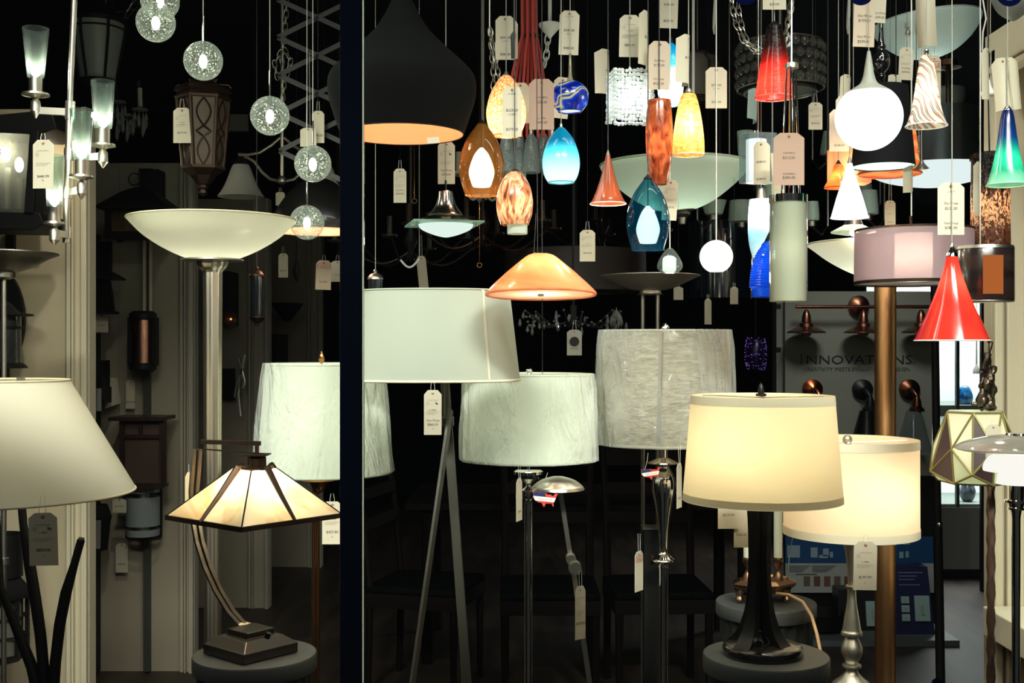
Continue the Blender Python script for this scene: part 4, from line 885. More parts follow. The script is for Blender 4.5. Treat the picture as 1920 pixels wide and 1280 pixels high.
MB().tube([P(1008, 475, D), Vector((P(1003, 0, D).x, D, CEIL))], .0009).tube([P(1001, 475, D), P(1003, 440, D), P(1005, 400, D)], .0008).build('cord', K['cordb'], root)
light(root, P(cx, 515, D), .65, (255, 240, 212), .02)
# pewter torchiere
D = 3.5; k = D / F; cx = 1219
root = thing('torchiere_lamp', 'pewter bowl torchiere on two thin poles behind the linen shade', 'floor lamp', base(cx, D))
MB().lathe(base(cx, D), pp(0, D, smoothp([(517, 93), (524, 78), (536, 52), (543, 30), (546, 0)], 5)), 72).ring(P(cx, 517, D), 92 * k, .002, 72).build('bowl', M('soft_pewter', (160, 154, 144), .45, .9), root)
MB().lathe(base(cx, D), pp(0, D, [(543, 0), (543, 19), (550, 20), (552, 26), (554, 0)]), 32).build('bowl_holder', K['steel'], root)
for x in (1205, 1233): MB().tube([P(x, 552, D), Vector((P(x, 0, D).x, D, .02))], .006, 12).build('pole', K['dsteel'], root)
MB().lathe(base(cx, D), [(.14, 0), (.14, .02), (0, .03)], 40).build('base', K['dsteel'], root)
# tiny clear drop
D = 2.8; k = D / F; root = thing('globe_pendant', 'tiny clear glass drop lamp just above the pewter torchiere bowl', 'pendant lamp', P(1256, 513, D))
MB().lathe(base(1256, D), pp(0, D, smoothp([(465, 4), (472, 11), (486, 20), (500, 24), (510, 17), (513, 8)])), 32).build('clear_glass', K['clearg'], root)
MB().lathe(base(1255, D), pp(0, D, smoothp([(479, 5), (484, 12), (498, 13), (508, 12), (512, 4)], 4)), 24).build('bulb', K['opal'], root); cordto(root, 1256, 467, D, K['cable'])
light(root, P(1256, 520, D), .3)
card('white tag reading $479.00 over the dark drum behind the peach cone', 1087, 431, 1116, 490, 3.2, [('$479.00', .76, .06), ('ITC 36', .45, .035)], strtop=415, thread=True)
# dim big drum
D = 4.9; k = D / F; root = thing('drum_chandelier', 'very large dim brown drum shade far behind the peach cone', 'chandelier', P(1078, 550, D))
MB().lathe(base(1078, D), pp(0, D, [(472, 132), (548, 134)]), 64).build('drum', M('dark_brown_silk', (44, 34, 32), .6), root); MB().disc(P(1078, 545, D), 132 * k, 48).build('diffuser', M('dim_diffuser', (60, 52, 48), .6), root)
MB().tube([P(1078, 546, D), Vector((P(1078, 0, D).x, D, CEIL))], .008).build('stem', K['dark'], root)
# crystal swags chandelier
D = 3.95; k = D / F; root = thing('crystal_chandelier', 'dark chandelier trailing clear crystal drops under the big brown drum', 'chandelier', P(1070, 640, D))
b = MB(); f = MB(); hub = P(1075, 600, D)
rr = random.Random(11)
for i in range(6):
    a = i * math.pi / 3 + .3; e_ = hub + Vector((.17 * math.cos(a), .13 * math.sin(a), .03)); f.tube([hub, hub + Vector((.09 * math.cos(a), .07 * math.sin(a), -.025)), e_], .004, 6)
    for j in range(5):
        p_ = e_ + Vector((rr.uniform(-.03, .03), rr.uniform(-.02, .02), -.012 * j)); L_ = rr.uniform(.02, .04)
        b.lathe((p_.x, p_.y, 0), [(0, p_.z), (.003, p_.z - .006), (.006, p_.z - L_ * .7), (0, p_.z - L_)], 6)
    e2 = hub + Vector((.17 * math.cos(a + math.pi / 3), .13 * math.sin(a + math.pi / 3), .03))
    for j in range(9): t_ = j / 8; p_ = e_.lerp(e2, t_); p_.z -= .05 * math.sin(math.pi * t_); b.ico(p_, .005)
for j in range(7): b.lathe((P(1146 + 3.2 * j, 0, D).x, D, 0), [(0, P(0, 575 + 5 * abs(j - 3), D).z), (.006, P(0, 590 + 5 * abs(j - 3), D).z), (0, P(0, 603 + 4 * abs(j - 3), D).z)], 6)
b.build('crystal_drops', M('clear_crystal', (225, 230, 226), .04, clear=.45, spec=1, milk=.25), root, False); f.tube([hub, hub + Vector((0, 0, .05))], .012); f.tube([hub, Vector((hub.x, hub.y, CEIL))], .004); f.build('arms', K['dark'], root)
gt = card('grey tag with a round photo hanging from the dark crystal chandelier', 1063, 618, 1091, 666, 3.7, [('$449.00', .76, .07)], head=False, strtop=600, mat=M('grey_card', (150, 148, 136), .7), thread=True)
MB().lathe(P(1077, 640, 3.697), [(.0001, .001), (.015, .001), (.015, -.001)], 24, rot=Matrix.Rotation(math.pi / 2, 3, 'X')).build('round_photo', K['black'], gt)

# cream shade in cellophane
D = 3.05; k = D / F; cx = 992
root = thing('floor_lamp', 'chrome floor lamp with plastic wrapped white drum shade in the centre', 'floor lamp', base(cx, D))
s = MB().lathe(base(cx, D), pp(0, D, [(702, 119), (706, 120), (856, 125), (860, 126)]), 96).build('lamp_shade', fabw, root)
MB().ring(P(cx, 702, D), 119 * k, .003, 80).ring(P(cx, 859, D), 126 * k, .0035, 80).build('shade_trim', fabw, s)
cello('plastic_wrap', [(700, 121), (861, 127)], cx, D, 9, s)
MB().sphere(P(992, 696, D), 6.5 * k, 14, 10).build('finial', K['chrome'], root)
MB().lathe(base(991, D), pp(0, D, [(858, 3), (880, 3), (880, 22), (883, 28), (888, 28), (891, 16), (896, 21), (902, 12), (908, 5), (912, 6), (918, 14), (926, 15), (934, 12), (938, 5), (940, 8), (1400, 8)]) + [(8 * k, .03)], 32).build('pole', K['chrome'], root)
MB().lathe(base(991, D), [(.14, 0), (.14, .015), (.04, .035), (.012, .04)], 48).build('base', K['chrome'], root)
light(root, P(cx, 790, D), 1.0, (250, 255, 242), .05)
def usa(lab, cx, cyy, w_, D, tilt):
    k = D / F; root = thing('map_card', lab, 'hang tag', P(cx, cyy, D)); rot = Matrix.Rotation(tilt, 3, 'Y')
    out = [(-.5, .3), (-.3, .28), (0, .26), (.1, .2), (.2, .22), (.3, .16), (.42, .3), (.5, .26), (.44, .12), (.4, 0), (.36, -.12), (.38, -.24), (.34, -.26), (.28, -.14), (.12, -.16), (.06, -.14), (.0, -.3), (-.04, -.3), (-.12, -.16), (-.28, -.14), (-.42, -.06), (-.5, .1)]
    def T(u, v, l=0): return P(cx, cyy, D) + rot @ Vector((u * w_ * k, -l, v * w_ * k))
    MB().prism([T(u, v) for u, v in out], (0, .001, 0)).build('card', K['red'], root, False)
    def band(v0, v1, m, nm, l): # clip outline to band
        pts = []
        for i in range(len(out)):
            a, b = out[i], out[(i + 1) % len(out)]
            if v0 <= a[1] <= v1: pts.append(a)
            for v in ((v0, v1) if a[1] < b[1] else (v1, v0)):
                if (a[1] - v) * (b[1] - v) < 0: t_ = (v - a[1]) / (b[1] - a[1]); pts.append((a[0] + (b[0] - a[0]) * t_, v))
        MB().add([T(u, v, l) for u, v in pts], [tuple(range(len(pts)))]).build(nm, m, root, False)
    band(-.08, .1, K['white'], 'white_band', .0006)
    MB().add([T(u, v, .0008) for u, v in ((-.49, .11), (-.49, .29), (-.3, .275), (-.02, .26), (.02, .11))], [(0, 1, 2, 3, 4)]).build('blue_field', M('flag_blue', (24, 34, 84), .5), root, False)
    vs, fs = textmesh('Made in the USA', .085 * w_ * k); MB().add([P(cx, cyy, D) + rot @ Vector((q.x, -.001, q.y - .02 * w_ * k)) for q in vs], fs).build('printing', K['ink'], root, False)
    MB().tube([T(-.3, .25), T(-.1, .7), T(0, 1.1)], .0005, 5).build('string', K['cable'], root)
usa('Made in the USA map card under the plastic wrapped white drum shade', 1022, 936, 46, 2.86, .1)
usa('flag coloured map card beside the chrome vase shaped lamp body', 1221, 888, 36, 3.0, -.15)
card('white tag edge-on hanging left of the chrome ball of the drum shade lamp', 968, 897, 979, 976, 2.88, [('$298.00', .8, .05)], yaw=70, head=False, strtop=862)
# linen shade lamp
D = 3.2; k = D / F; cx = 1246
root = thing('floor_lamp', 'chrome vase-bodied floor lamp with plastic wrapped beige linen shade', 'floor lamp', base(cx, D))
linen = M('beige_linen', (188, 178, 154), .85, trans=.4, tx=('noise', 30, (1, 1, 5), 1.2, [(.34, (118, 100, 78)), (.5, (158, 142, 116)), (.66, (190, 176, 150))]))
s = MB().lathe(base(cx, D), pp(0, D, [(621, 121), (829, 126)]), 96).build('lamp_shade', linen, root)
dkt = M('grey_brown_tape', (128, 116, 106), .8)
MB().ring(P(cx, 621, D), 121 * k, .003, 80).ring(P(cx, 829, D), 126 * k, .004, 80).build('shade_trim', M('linen_trim', (170, 160, 138), .8), s)
MB().bar(P(cx - 6, 622, D - 121.5 * k), P(cx - 11, 829, D - 126.5 * k), .014, .001).build('seam', dkt, s)
cello('plastic_wrap', [(618, 123), (831, 130)], cx, D, 21, s)
MB().lathe(base(1247, D), pp(0, D, [(604, 1), (608, 5), (613, 8), (618, 8), (621, 4)]), 20).build('finial', K['chrome'], root)
MB().lathe(base(1244, D), pp(0, D, smoothp([(832, 8), (855, 8), (858, 10), (866, 28), (869, 29), (872, 14), (876, 12), (884, 16), (900, 22), (920, 22), (950, 16), (990, 10), (1030, 8), (1040, 12), (1048, 20), (1052, 20), (1056, 10), (1062, 10), (1068, 9)], 4)) + [(9 * k, .03)], 40).build('vase_body', K['chrome'], root)
MB().lathe(base(1244, D), [(.14, 0), (.14, .015), (.04, .035), (.013, .04)], 48).build('base', K['chrome'], root)
light(root, P(cx, 730, D), .8, (250, 250, 225), .05)
card('white tag nearly edge-on right of the chrome vase shaped body', 1267, 868, 1280, 952, 3.0, [('$498.00', .8, .05)], yaw=64, head=False, strtop=834)
# adjustable reading lamp
D = 2.6; k = D / F
root = thing('reading_lamp', 'jointed nickel reading floor lamp with a small dome head', 'floor lamp', Vector((P(1130, 0, D).x, D, 0)))
MB().lathe(base(1046, D), pp(0, D, smoothp([(892, 3), (894, 14), (900, 32), (910, 46), (917, 50)], 4)), 48).build('dome_head', M('brushed_dome', (196, 194, 180), .3, 1), root)
MB().lathe(base(1046, D), pp(0, D, [(917, 50), (918, 48), (916, 20), (916, 0)]), 48).build('head_lens', K['steel'], root)
MB().bar(P(1050, 916, D), P(1070, 1046, D), .004, .010).build('upper_arm', K['steel'], root)
MB().bar(P(1074, 1060, D + .008), P(1107, 1290, D + .008), .005, .011).bar(P(1107, 1290, D + .008), Vector((P(1128, 0, D).x, D + .008, .02)), .005, .011).build('lower_arm', K['steel'], root)
MB().lathe(P(1070, 1046, D), [(0, .022), (.011, .022), (.011, -.012), (0, -.012)], 20, rot=Matrix.Rotation(math.pi / 2, 3, 'X')).lathe(P(1077, 1061, D), [(0, .03), (.014, .03), (.014, .0), (0, .0)], 24, rot=Matrix.Rotation(math.pi / 2, 3, 'X')).build('pivot', K['steel'], root)
MB().lathe(Vector((P(1128, 0, D).x, D, 0)), [(.12, 0), (.12, .018), (0, .02)], 40).build('base', K['steel'], root)
MB().tube([P(1086, 1050, D), P(1091, 1070, D), P(1091, 1095, D)], .0007, 5).build('wire', K['cordb'], root)
card('white tag hung on the lower arm of the jointed reading lamp', 1078, 1098, 1098, 1198, 2.55, [('$279.00', .72, .05)], yaw=38, strtop=1070)
# black post with sale tag
D = 3.3; k = D / F
root = thing('display_post', 'black square post with a slot behind the chrome vase lamp', 'post', base(1221, D))
q = P(1221, 988, D); MB().box((q.x, D, q.z / 2), (30 * k, .05, q.z)).build('post', M('black_powder_coat', (14, 14, 13), .6, spec=.2), root, False)
MB().box((q.x, D, q.z), (36 * k, .06, .006)).build('cap_plate', K['dsteel'], root, False)
MB().box(P(1222, 1018, D - .026), (3 * k, .002, 40 * k)).build('slot', K['black'], root, False)
MB().tube([P(1207, 988, D), P(1207, 832, D)], .003).build('rod', K['dsteel'], root)
b = MB().box(P(1223, 1046, D - .03), (.008, .01, .018)); b.build('brass_catch', K['brass'], root)
card('red and white sale tag at the left edge of the black post', 1189, 1033, 1207, 1108, 3.2, yaw=55, head=False, sold='SALE', strtop=1000)

# dark dining chairs in the shadow
chw = M('dark_mahogany', (14, 9, 8), .7, spec=.1); seatm = M('patterned_seat_cloth', (16, 17, 18), .9, spec=0, tx=('voronoi', 90, (1, 1, 1), [(.2, (5, 6, 7)), (.6, (14, 15, 16))]))
def chair(lab, x, y, rz_):
    root = thing('dining_chair', lab, 'chair', Vector((0, 0, 0)), 'dark dining chairs')
    MB().box((0, 0, .455), (.42, .42, .03)).build('seat', seatm, root, bevel=.01)
    MB().box((0, 0, .41), (.42, .42, .06)).build('apron', chw, root)
    for a in (-1, 1):
        MB().tube([(.19 * a, .2, .0), (.19 * a, .19, .45), (.19 * a, .22, .75), (.2 * a, .27, 1.04)], [.016, .018, .017, .014], 8).build('leg', chw, root)
        MB().tube([(.19 * a, -.19, 0), (.19 * a, -.19, .43)], [.013, .019], 8).build('leg', chw, root)
    b = MB()
    for z, h_ in ((1.0, .08), (.86, .05), (.73, .05)): b.box((0, .245 - (1 - z) * .12, z), (.38, .018, h_))
    b.build('backrest', chw, root)
    root.location = (x, y, 0); root.rotation_euler = (0, 0, rz_); return root
def dup(root, loc, rz_, label):
    r = root.copy(); C.objects.link(r); r.location = loc; r.rotation_euler = (0, 0, rz_); r['label'] = label
    for ch in list(root.children): c_ = ch.copy(); C.objects.link(c_); c_.parent = r
    return r
bpy.context.view_layer.update()
c0 = chair('dark wooden dining chair behind the drum shade lamp pole', .16, 5.1, 0)
dup(c0, (.63, 5.12, 0), .05, 'dark wooden dining chair behind the black post')
dup(c0, (-.38, 5.2, 0), 1.3, 'dark wooden dining chair side-on behind the tripod lamp legs')
root = thing('dining_table', 'dark table deep in the shadow behind the chairs', 'table', (.35, 5.9, 0))
MB().box((.35, 5.9, .75), (1.7, .8, .03)).build('tabletop', chw, root)
for a in (-1, 1):
    for b_ in (-1, 1): MB().tube([(.35 + .75 * a, 5.9 + .33 * b_, 0), (.35 + .75 * a, 5.9 + .33 * b_, .74)], .03).build('leg', chw, root)
MB().lathe((.1, 5.8, 0), [(.09, .766), (.12, .8), (.1, .84)], 24).build('x', K['dsteel']).name = 'table_bowl'
tag(bpy.data.objects['table_bowl'], 'grey bowl on the dark table behind the chairs', 'bowl')

# scroll-arm chandeliers lost in the dark
def scroll(lab, cx, cyy, D, r, n, m, candle=True):
    root = thing('scroll_chandelier', lab, 'chandelier', P(cx, cyy, D)); h0 = P(cx, cyy, D)
    MB().tube([h0, Vector((h0.x, h0.y, CEIL))], .006).lathe((h0.x, h0.y, 0), [(0, h0.z - .05), (.02, h0.z - .02), (.012, h0.z), (.03, h0.z + .04), (.01, h0.z + .1)], 16).build('stem', m, root)
    for i in range(n):
        a = 2 * math.pi * i / n + .35; u = Vector((math.cos(a), math.sin(a), 0)); pts = [h0 + u * (r * t_) + Vector((0, 0, -.07 * math.sin(math.pi * min(1, t_ * 1.15)) + .03 * t_)) for t_ in [j / 10 for j in range(11)]]
        ar = MB().tube(pts, .005, 6).build('arm', m, root)
        e_ = pts[-1]; MB().lathe((e_.x, e_.y, 0), [(0, e_.z - .01), (.03, e_.z), (.032, e_.z + .008)], 16).tube([e_, e_ + Vector((0, 0, .08))], .01).build('candle_cup', m, ar)
scroll('dim scroll armed chandelier between chrome bell pendant and peach cone', 905, 440, 4.6, .3, 6, K['bronze'])
scroll('dim iron scroll chandelier left behind the chrome bell pendant', 770, 470, 4.9, .32, 6, M('aged_iron', (70, 68, 60), .4, .7))
scroll('dim dark chandelier behind the terracotta cone', 1130, 440, 5.6, .34, 6, K['bronze'])
scroll('dim white armed chandelier behind the amber double glass pendant', 905, 345, 4.2, .09, 4, M('dull_white_metal', (150, 150, 138), .4))
card('twisted cream tag on the dim iron chandelier arm', 781, 480, 797, 540, 4.2, yaw=50, tilt=-8, head=False, strtop=440, thread=True)
o = MB().tube([P(751 + 3.2 * i, 487 + 14 * math.sin(i * .3), 4.1) for i in range(12)], .004, 6).tube([P(786, 486, 4.1), Vector((P(786, 0, 4.1).x, 4.1, CEIL))], .0008, 4).build('lamp_arm', K['white'], origin=P(751, 487, 4.1)); tag(o, 'pale curved lamp arm above the big oval shade', 'lamp arm')
for i, (x, y) in enumerate(((777, 377), (899, 497))): o = MB().ring(P(x, y, 3.9), .008, .0012, 20, 6, rot=Matrix.Rotation(1.3, 3, 'X')).tube([P(x, y - 5, 3.9), Vector((P(x, 0, 3.9).x, 3.9, CEIL))], .0006, 4).build('pull_ring', K['brass'], origin=P(x, y, 3.9)); tag(o, ['small brass pull ring in the dark left of the chrome bell', 'small brass pull ring in the dark above the oval shade'][i], 'pull ring')
# ================================================================ RIGHT
# big front table lamp on a fluted stand
def stool(lab, cx, D, ytop, hw):
    k = D / F; top = P(cx, ytop, D); r = hw * k; root = thing('fluted_stand', lab, 'display stand', base(cx, D), 'round fluted display stands')
    MB().lathe(Vector((top.x, D, 0)), [(0, top.z), (r * .985, top.z), (r, top.z - .003), (r, top.z - .03), (r * .99, top.z - .034), (r * .9, top.z - .036)], 72).build('top_disc', M('grey_stand_top', (74, 78, 78), .45), root)
    n = 44; vs = []; prof = [(r * .9, top.z - .034), (r * .9, .04)]
    m = MB().lathe(Vector((top.x, D, 0)), prof, 176, rib=.025, ribn=22); m.lathe(Vector((top.x, D, 0)), [(r, .05), (r, .0)], 64)
    m.build('fluted_drum', M('charcoal_stand', (30, 32, 33), .6), root); return root
stool('fluted grey stand carrying the black based table lamp', 1436, 2.4, 1226, 117)
stool('fluted grey stand behind, carrying the twin candle lamp', 1436, 3.05, 1127, 93)
stool('fluted grey stand carrying the stained glass panel lamp', 478, 2.5, 1224, 115)
cream = M('cream_lit_fabric', (238, 226, 190), .8, trans=.5, bm=('noise', 200, (1, 1, .1), .03, .0004))
D = 2.4; k = D / F; cx = 1429
root = thing('table_lamp', 'large lit table lamp with white drum shade on black flared legs', 'table lamp', P(1430, 1240, D))
s = MB().lathe(base(cx, D), pp(0, D, [(742, 132), (757, 133.5), (920, 146.5), (936, 147.5)]), 96).build('lamp_shade', cream, root)
tw = M('cream_shade_tape', (226, 222, 200), .8, trans=.3)
MB().lathe(base(cx, D), pp(0, D, [(741, 132.5), (757, 134)]), 96).lathe(base(cx, D), pp(0, D, [(924, 147.3), (938, 148.3)]), 96).build('shade_trim', tw, s)
MB().lathe(base(1427, D), pp(0, D, [(717, 0), (722, 4), (732, 6), (737, 6), (738, 10), (742, 10), (743, 0)]), 20).build('finial', K['black'], root)
b = MB(); [b.tube([P(cx, 745, D), base(cx, D) + Vector((131 * k * math.cos(a), 131 * k * math.sin(a), P(0, 744, D).z))], .0016, 6) for a in (.3, 2.4, 4.5)]; b.tube([P(cx, 742, D), P(cx, 945, D)], .005); b.build('harp', K['steel'], s)
for i in range(4):
    a = math.pi / 4 + i * math.pi / 2; u = Vector((math.cos(a), math.sin(a), 0)); v = Vector((-u.y, u.x, 0)); pts = []
    prof = [(948, 24, 0), (990, 21, 0), (1060, 20, 0), (1110, 23, 0), (1150, 29, 0), (1180, 39, 0), (1200, 54, 0), (1212, 70, 0)]
    c0 = base(1424, D); m = MB(); rows = []
    for y, ro, w_ in smoothp([(a_, b_) for a_, b_, _ in prof], 4) and [(y, ro, 0) for y, ro in smoothp([(a_, b_) for a_, b_, _ in prof], 4)]:
        t_ = (y - 948) / 264; w2 = (7 + 11 * max(0, t_ - .7) * 3.3) * k; z = P(0, y, D).z; ri = max(6, ro - 10 - 8 * t_)
        rows.append([c0 + u * ro * k + v * w2 + Vector((0, 0, z)), c0 + u * ro * k - v * w2 + Vector((0, 0, z)), c0 + u * ri * k - v * w2 + Vector((0, 0, z)), c0 + u * ri * k + v * w2 + Vector((0, 0, z))])
    vs = [q for r_ in rows for q in r_]; n = len(rows)
    fs = [(r_ * 4 + j, r_ * 4 + (j + 1) % 4, r_ * 4 + 4 + (j + 1) % 4, r_ * 4 + 4 + j) for r_ in range(n - 1) for j in range(4)] + [(3, 2, 1, 0), (n * 4 - 4, n * 4 - 3, n * 4 - 2, n * 4 - 1)]
    m.add(vs, fs).build('leg', K['black'], root)
MB().tube([P(1424, 950, D), P(1424, 1205, D)], .005).lathe(base(1424, D), pp(0, D, [(1176, 7), (1182, 9), (1186, 9), (1212, 26), (1213, 0)]), 24).build('inner_rod', K['black'], root)
MB().ring(P(1424, 1181, D), .009, .0018, 24).build('silver_ring', K['chrome'], root)
zt = P(0, 1226, D).z
MB().lathe(base(1430, D), [(0, zt + .026), (.05, zt + .027), (.07, zt + .022), (.079, zt + .019), (.081, zt + .016), (.081, zt + .001), (0, zt + .001)], 72).build('base', M('black_lacquer', (20, 19, 18), .25, coat=.4), root)
q = P(1420, 1204, D - .07); MB().lathe(q, [(0, .012), (.007, .012), (.009, .004), (.009, -.006), (0, -.006)], 20, rot=Matrix.Rotation(math.pi / 2, 3, 'X')).build('switch_knob', K['black'], root)
MB().sphere(P(cx - 30, 860, D), .022).build('bulb', M('lamp_bulb', (255, 226, 170), emis=4), root)
light(root, P(cx - 20, 850, D - .03), 1.5, (255, 240, 205), .04)

# twin candle lamp behind
D = 3.05; k = D / F
root = thing('candle_lamp', 'brass two candle lamp on a footed tray behind the black based lamp', 'table lamp', P(1433, 1120, D))
tb = M('aged_pewter_brass', (150, 122, 98), .3, 1)
MB().lathe(base(1433, D), pp(0, D, [(1092, 0), (1092, 40), (1087, 50), (1084, 52), (1090, 68), (1094, 67), (1106, 50), (1110, 0)]), 8, rot=Matrix.Rotation(math.pi / 8, 3, 'Z'), sy=.7).build('tray', tb, root, False)
for x, y in ((-50, -.02), (44, -.02), (-40, .05), (40, .05)): MB().lathe(base(1433 + x * .92, D + y), pp(0, D, [(1100, 10), (1108, 9), (1114, 5), (1119, 8), (1123, 7)]), 12).build('foot', tb, root)
for i, x in enumerate((1402, 1459)):
    c_ = MB().lathe(base(x, D), pp(0, D, [(1044, 9), (1048, 10), (1056, 9), (1062, 5), (1068, 4), (1074, 6), (1080, 9), (1088, 10)]), 20).build('candle_holder', tb, root)
    MB().tube([P(x, 1046, D), P(x, 900, D)], 8 * k, 20).build('candle', M('ivory_candle', (226, 230, 210), .5, trans=.3), c_)
q = [P(x, y, d_) for x, y, d_ in ((1455, 1112, 3.0), (1480, 1115, 2.98), (1505, 1128, 2.95), (1522, 1155, 2.9), (1532, 1190, 2.86), (1538, 1220, 2.8), (1541, 1290, 2.75))]; q.append(Vector((q[-1].x, 2.75, .02)))
tag(MB().tube(q, .0042, 8).build('power_cord', M('gold_flex', (196, 160, 116), .5), origin=q[0]), 'golden brown flex draped over the rear fluted stand', 'cord')
card('white tag reading $219.99 below the large lit shade', 1346, 935, 1386, 991, 2.55, [('$219.99', .58, .09)], head=False, strtop=922)
card('tag reading $284.00 beside the left ivory candle', 1376, 945, 1404, 1026, 2.56, [('$284.00', .73, .055)], head=False, strtop=922)

# second lit drum
D = 2.8; k = D / F; cx = 1595
root = thing('table_lamp', 'lit drum shade lamp on a turned satin silver column', 'table lamp', base(1602, D))
crm2 = M('warm_cream_fabric', (244, 226, 196), .8, trans=.55, bm=('noise', 200, (1, 1, .1), .03, .0004))
s = MB().lathe(base(cx, D), pp(0, D, [(824, 123), (838, 123), (985, 123.5), (1000, 124)]), 96).build('lamp_shade', crm2, root)
MB().lathe(base(cx, D), pp(0, D, [(823, 123.6), (838, 124)]), 96).lathe(base(cx, D), pp(0, D, [(986, 124.5), (1001, 124.6)]), 96).build('shade_trim', tw, s)
MB().sphere(P(1589, 824, D), 9 * k, 16, 12).build('finial', M('pearl_knob', (170, 166, 150), .3, .8), root)
b = MB(); [b.tube([P(cx, 829, D), base(cx, D) + Vector((123 * k * math.cos(a), 123 * k * math.sin(a), P(0, 828, D).z))], .0016, 6) for a in (.3, 2.4, 4.5)]; b.tube([P(cx, 829, D), P(cx, 1015, D)], .004); b.build('spider', K['white'], s)
sat = M('satin_silver', (226, 222, 208), .4, 1)
MB().lathe(base(1597, D), pp(0, D, smoothp([(1011, 10), (1013, 17), (1018, 17), (1030, 13), (1060, 9), (1096, 7.5), (1097, 11), (1101, 11), (1103, 8), (1130, 9), (1160, 14), (1180, 17), (1184, 19), (1190, 19), (1193, 12), (1200, 14), (1212, 19), (1225, 19), (1238, 13), (1243, 10), (1245, 17), (1251, 17), (1254, 11), (1262, 14), (1272, 24), (1280, 34), (1290, 40)], 3)) + [(45 * k, P(0, 1330, D).z), (50 * k, .4), (.09, .02), (.09, 0)], 48).build('turned_column', sat, root)
MB().sphere(P(cx + 20, 930, D), .022).build('bulb', M('lamp_bulb', (255, 226, 170)), root)
light(root, P(cx + 25, 925, D - .02), 1.4, (255, 238, 206), .04)
card('white tag reading $197.99 on the silver column lamp', 1601, 1015, 1645, 1106, 2.62, [('$197.99', .76, .06), ('LL 48786', .43, .03), ('IN', .86, .025)], strtop=1002, tilt=1)
MB_ = MB().tube([P(1487, 1002, 2.9), P(1480, 1040, 2.9), P(1478, 1075, 2.86)], .0012, 5); tag(MB_.build('wire', M('blue_grey_wire', (70, 96, 104), .5), origin=P(1487, 1002, 2.9)), 'thin blue grey wire hanging from the second lit drum shade', 'wire')

# white bowl torchiere with copper pole
D = 3.5; k = D / F; cx = 1660
root = thing('torchiere_lamp', 'copper pole torchiere with a white glass bowl behind the mauve drum', 'floor lamp', base(cx, D))
MB().lathe(base(cx, D), pp(0, D, smoothp([(457, 145), (468, 130), (485, 108), (503, 78), (518, 45), (524, 22), (526, 0)])), 72).ring(P(cx, 457, D), 144 * k, .0025, 72).build('glass_bowl', M('ivory_bowl_glass', (230, 232, 214), .3, trans=.4), root)
cpm = M('brushed_copper', (226, 174, 120), .38, 1)
MB().lathe(base(cx, D), [(20 * k, P(0, 515, D).z), (19 * k, 1.0), (19 * k, .02)], 48).build('pole', cpm, root); MB().lathe(base(cx, D), [(.15, 0), (.15, .02), (.03, .04)], 48).build('base', cpm, root)
light(root, P(cx, 475, D), 2.4, (250, 255, 240), .05)
# mauve sheer drum with inner drum
D = 3.0; k = D / F; cx = 1713
root = thing('drum_pendant', 'wide mauve sheer drum pendant with a brighter inner cylinder', 'pendant lamp', P(cx, 532, D))
MB().lathe(base(cx, D), pp(0, D, [(432, 107), (530, 108)]), 96).build('sheer_drum', M('mauve_organza', (196, 172, 180), .5, trans=.45, clear=.35), root)
MB().lathe(base(cx, D), pp(0, D, [(430, 107.5), (434, 107.5)]), 96).lathe(base(cx, D), pp(0, D, [(527, 108.4), (533, 108.4)]), 96).build('metal_hoop', K['bronze'], root)
MB().lathe(base(cx, D), pp(0, D, [(438, 34), (526, 34)]), 48).build('inner_cylinder', M('white_inner_silk', (236, 230, 216), .6, trans=.5), root)
MB().disc(P(cx, 527, D), 104 * k).build('diffuser', M('grey_diffuser', (150, 158, 150), .4, trans=.4), root)
MB().tube([P(cx - 4, 440, D), P(cx - 6, 405, D)], .004).build('stem', K['bronze'], root); cordto(root, cx - 4, 405, D, K['cable'], .0018)
light(root, P(cx, 480, D), 1.0, (250, 240, 220), .02)
card('thin tag seen edge-on hanging above the mauve drum', 1704, 310, 1718, 360, 2.99, yaw=70, curl=.4, head=False, style='cord', tilt=-8)
card('white tag hung in the dark above the mauve drum', 1659, 376, 1679, 425, 3.4, [('$179.00', .85, .05)], strtop=345, thread=True)

# white glass tube pendant
D = 2.5; k = D / F; cx = 1478
root = thing('tube_pendant', 'tall white glass tube pendant with a chrome collar', 'pendant lamp', P(cx, 565, D))
MB().lathe(base(cx, D), pp(0, D, [(379, 33.5), (563, 34)]), 64).ring(P(cx, 564, D), 33.5 * k, .0012, 56).build('inner_white_glass', M('milk_white_tube', (190, 190, 172), .25, trans=.35, coat=.6), root)
MB().lathe(base(cx, D), pp(0, D, [(375, 35), (565, 35.3)]), 64).build('outer_clear_glass', G('thin_clear_glass', (242, 246, 242), .93, .03, milk=.05), root)
MB().lathe(base(cx, D), pp(0, D, [(366, 0), (366, 35.5), (380, 35.5), (381, 33)]), 64).build('collar', K['chrome'], root)
MB().disc(P(cx, 556, D), 33 * k, 48).build('diffuser', M('pale_diffuser', (216, 214, 196), .5, trans=.4), root)
for x, dy in ((1466, .01), (1480, -.012), (1489, .012), (1499, 0)): MB().tube([P(x, 366, D + dy), P(x * .5 + 742, 124, D + dy)], .0022, 8).build('rod', K['chrome'], root)
MB().lathe(base(1484, D), pp(0, D, [(119, 8), (119, 12), (128, 13), (129, 0)]), 24).build('hub', K['steel'], root)
cordto(root, 1484, 120, D, K['steel'], .002)
light(root, P(cx, 470, D), .08, (255, 250, 230), .02)
card('shaded tan tag on the rods above the white glass tube', 1450, 249, 1508, 347, 2.47, [('OUR PRICE', .4, .035), ('$313.00', .5, .055), ('OUR PRICE', .8, .035), ('$384.00', .88, .055)], style='cord', head=False, mat=M('shade_toned_card', (158, 130, 112), .7, trans=.2))
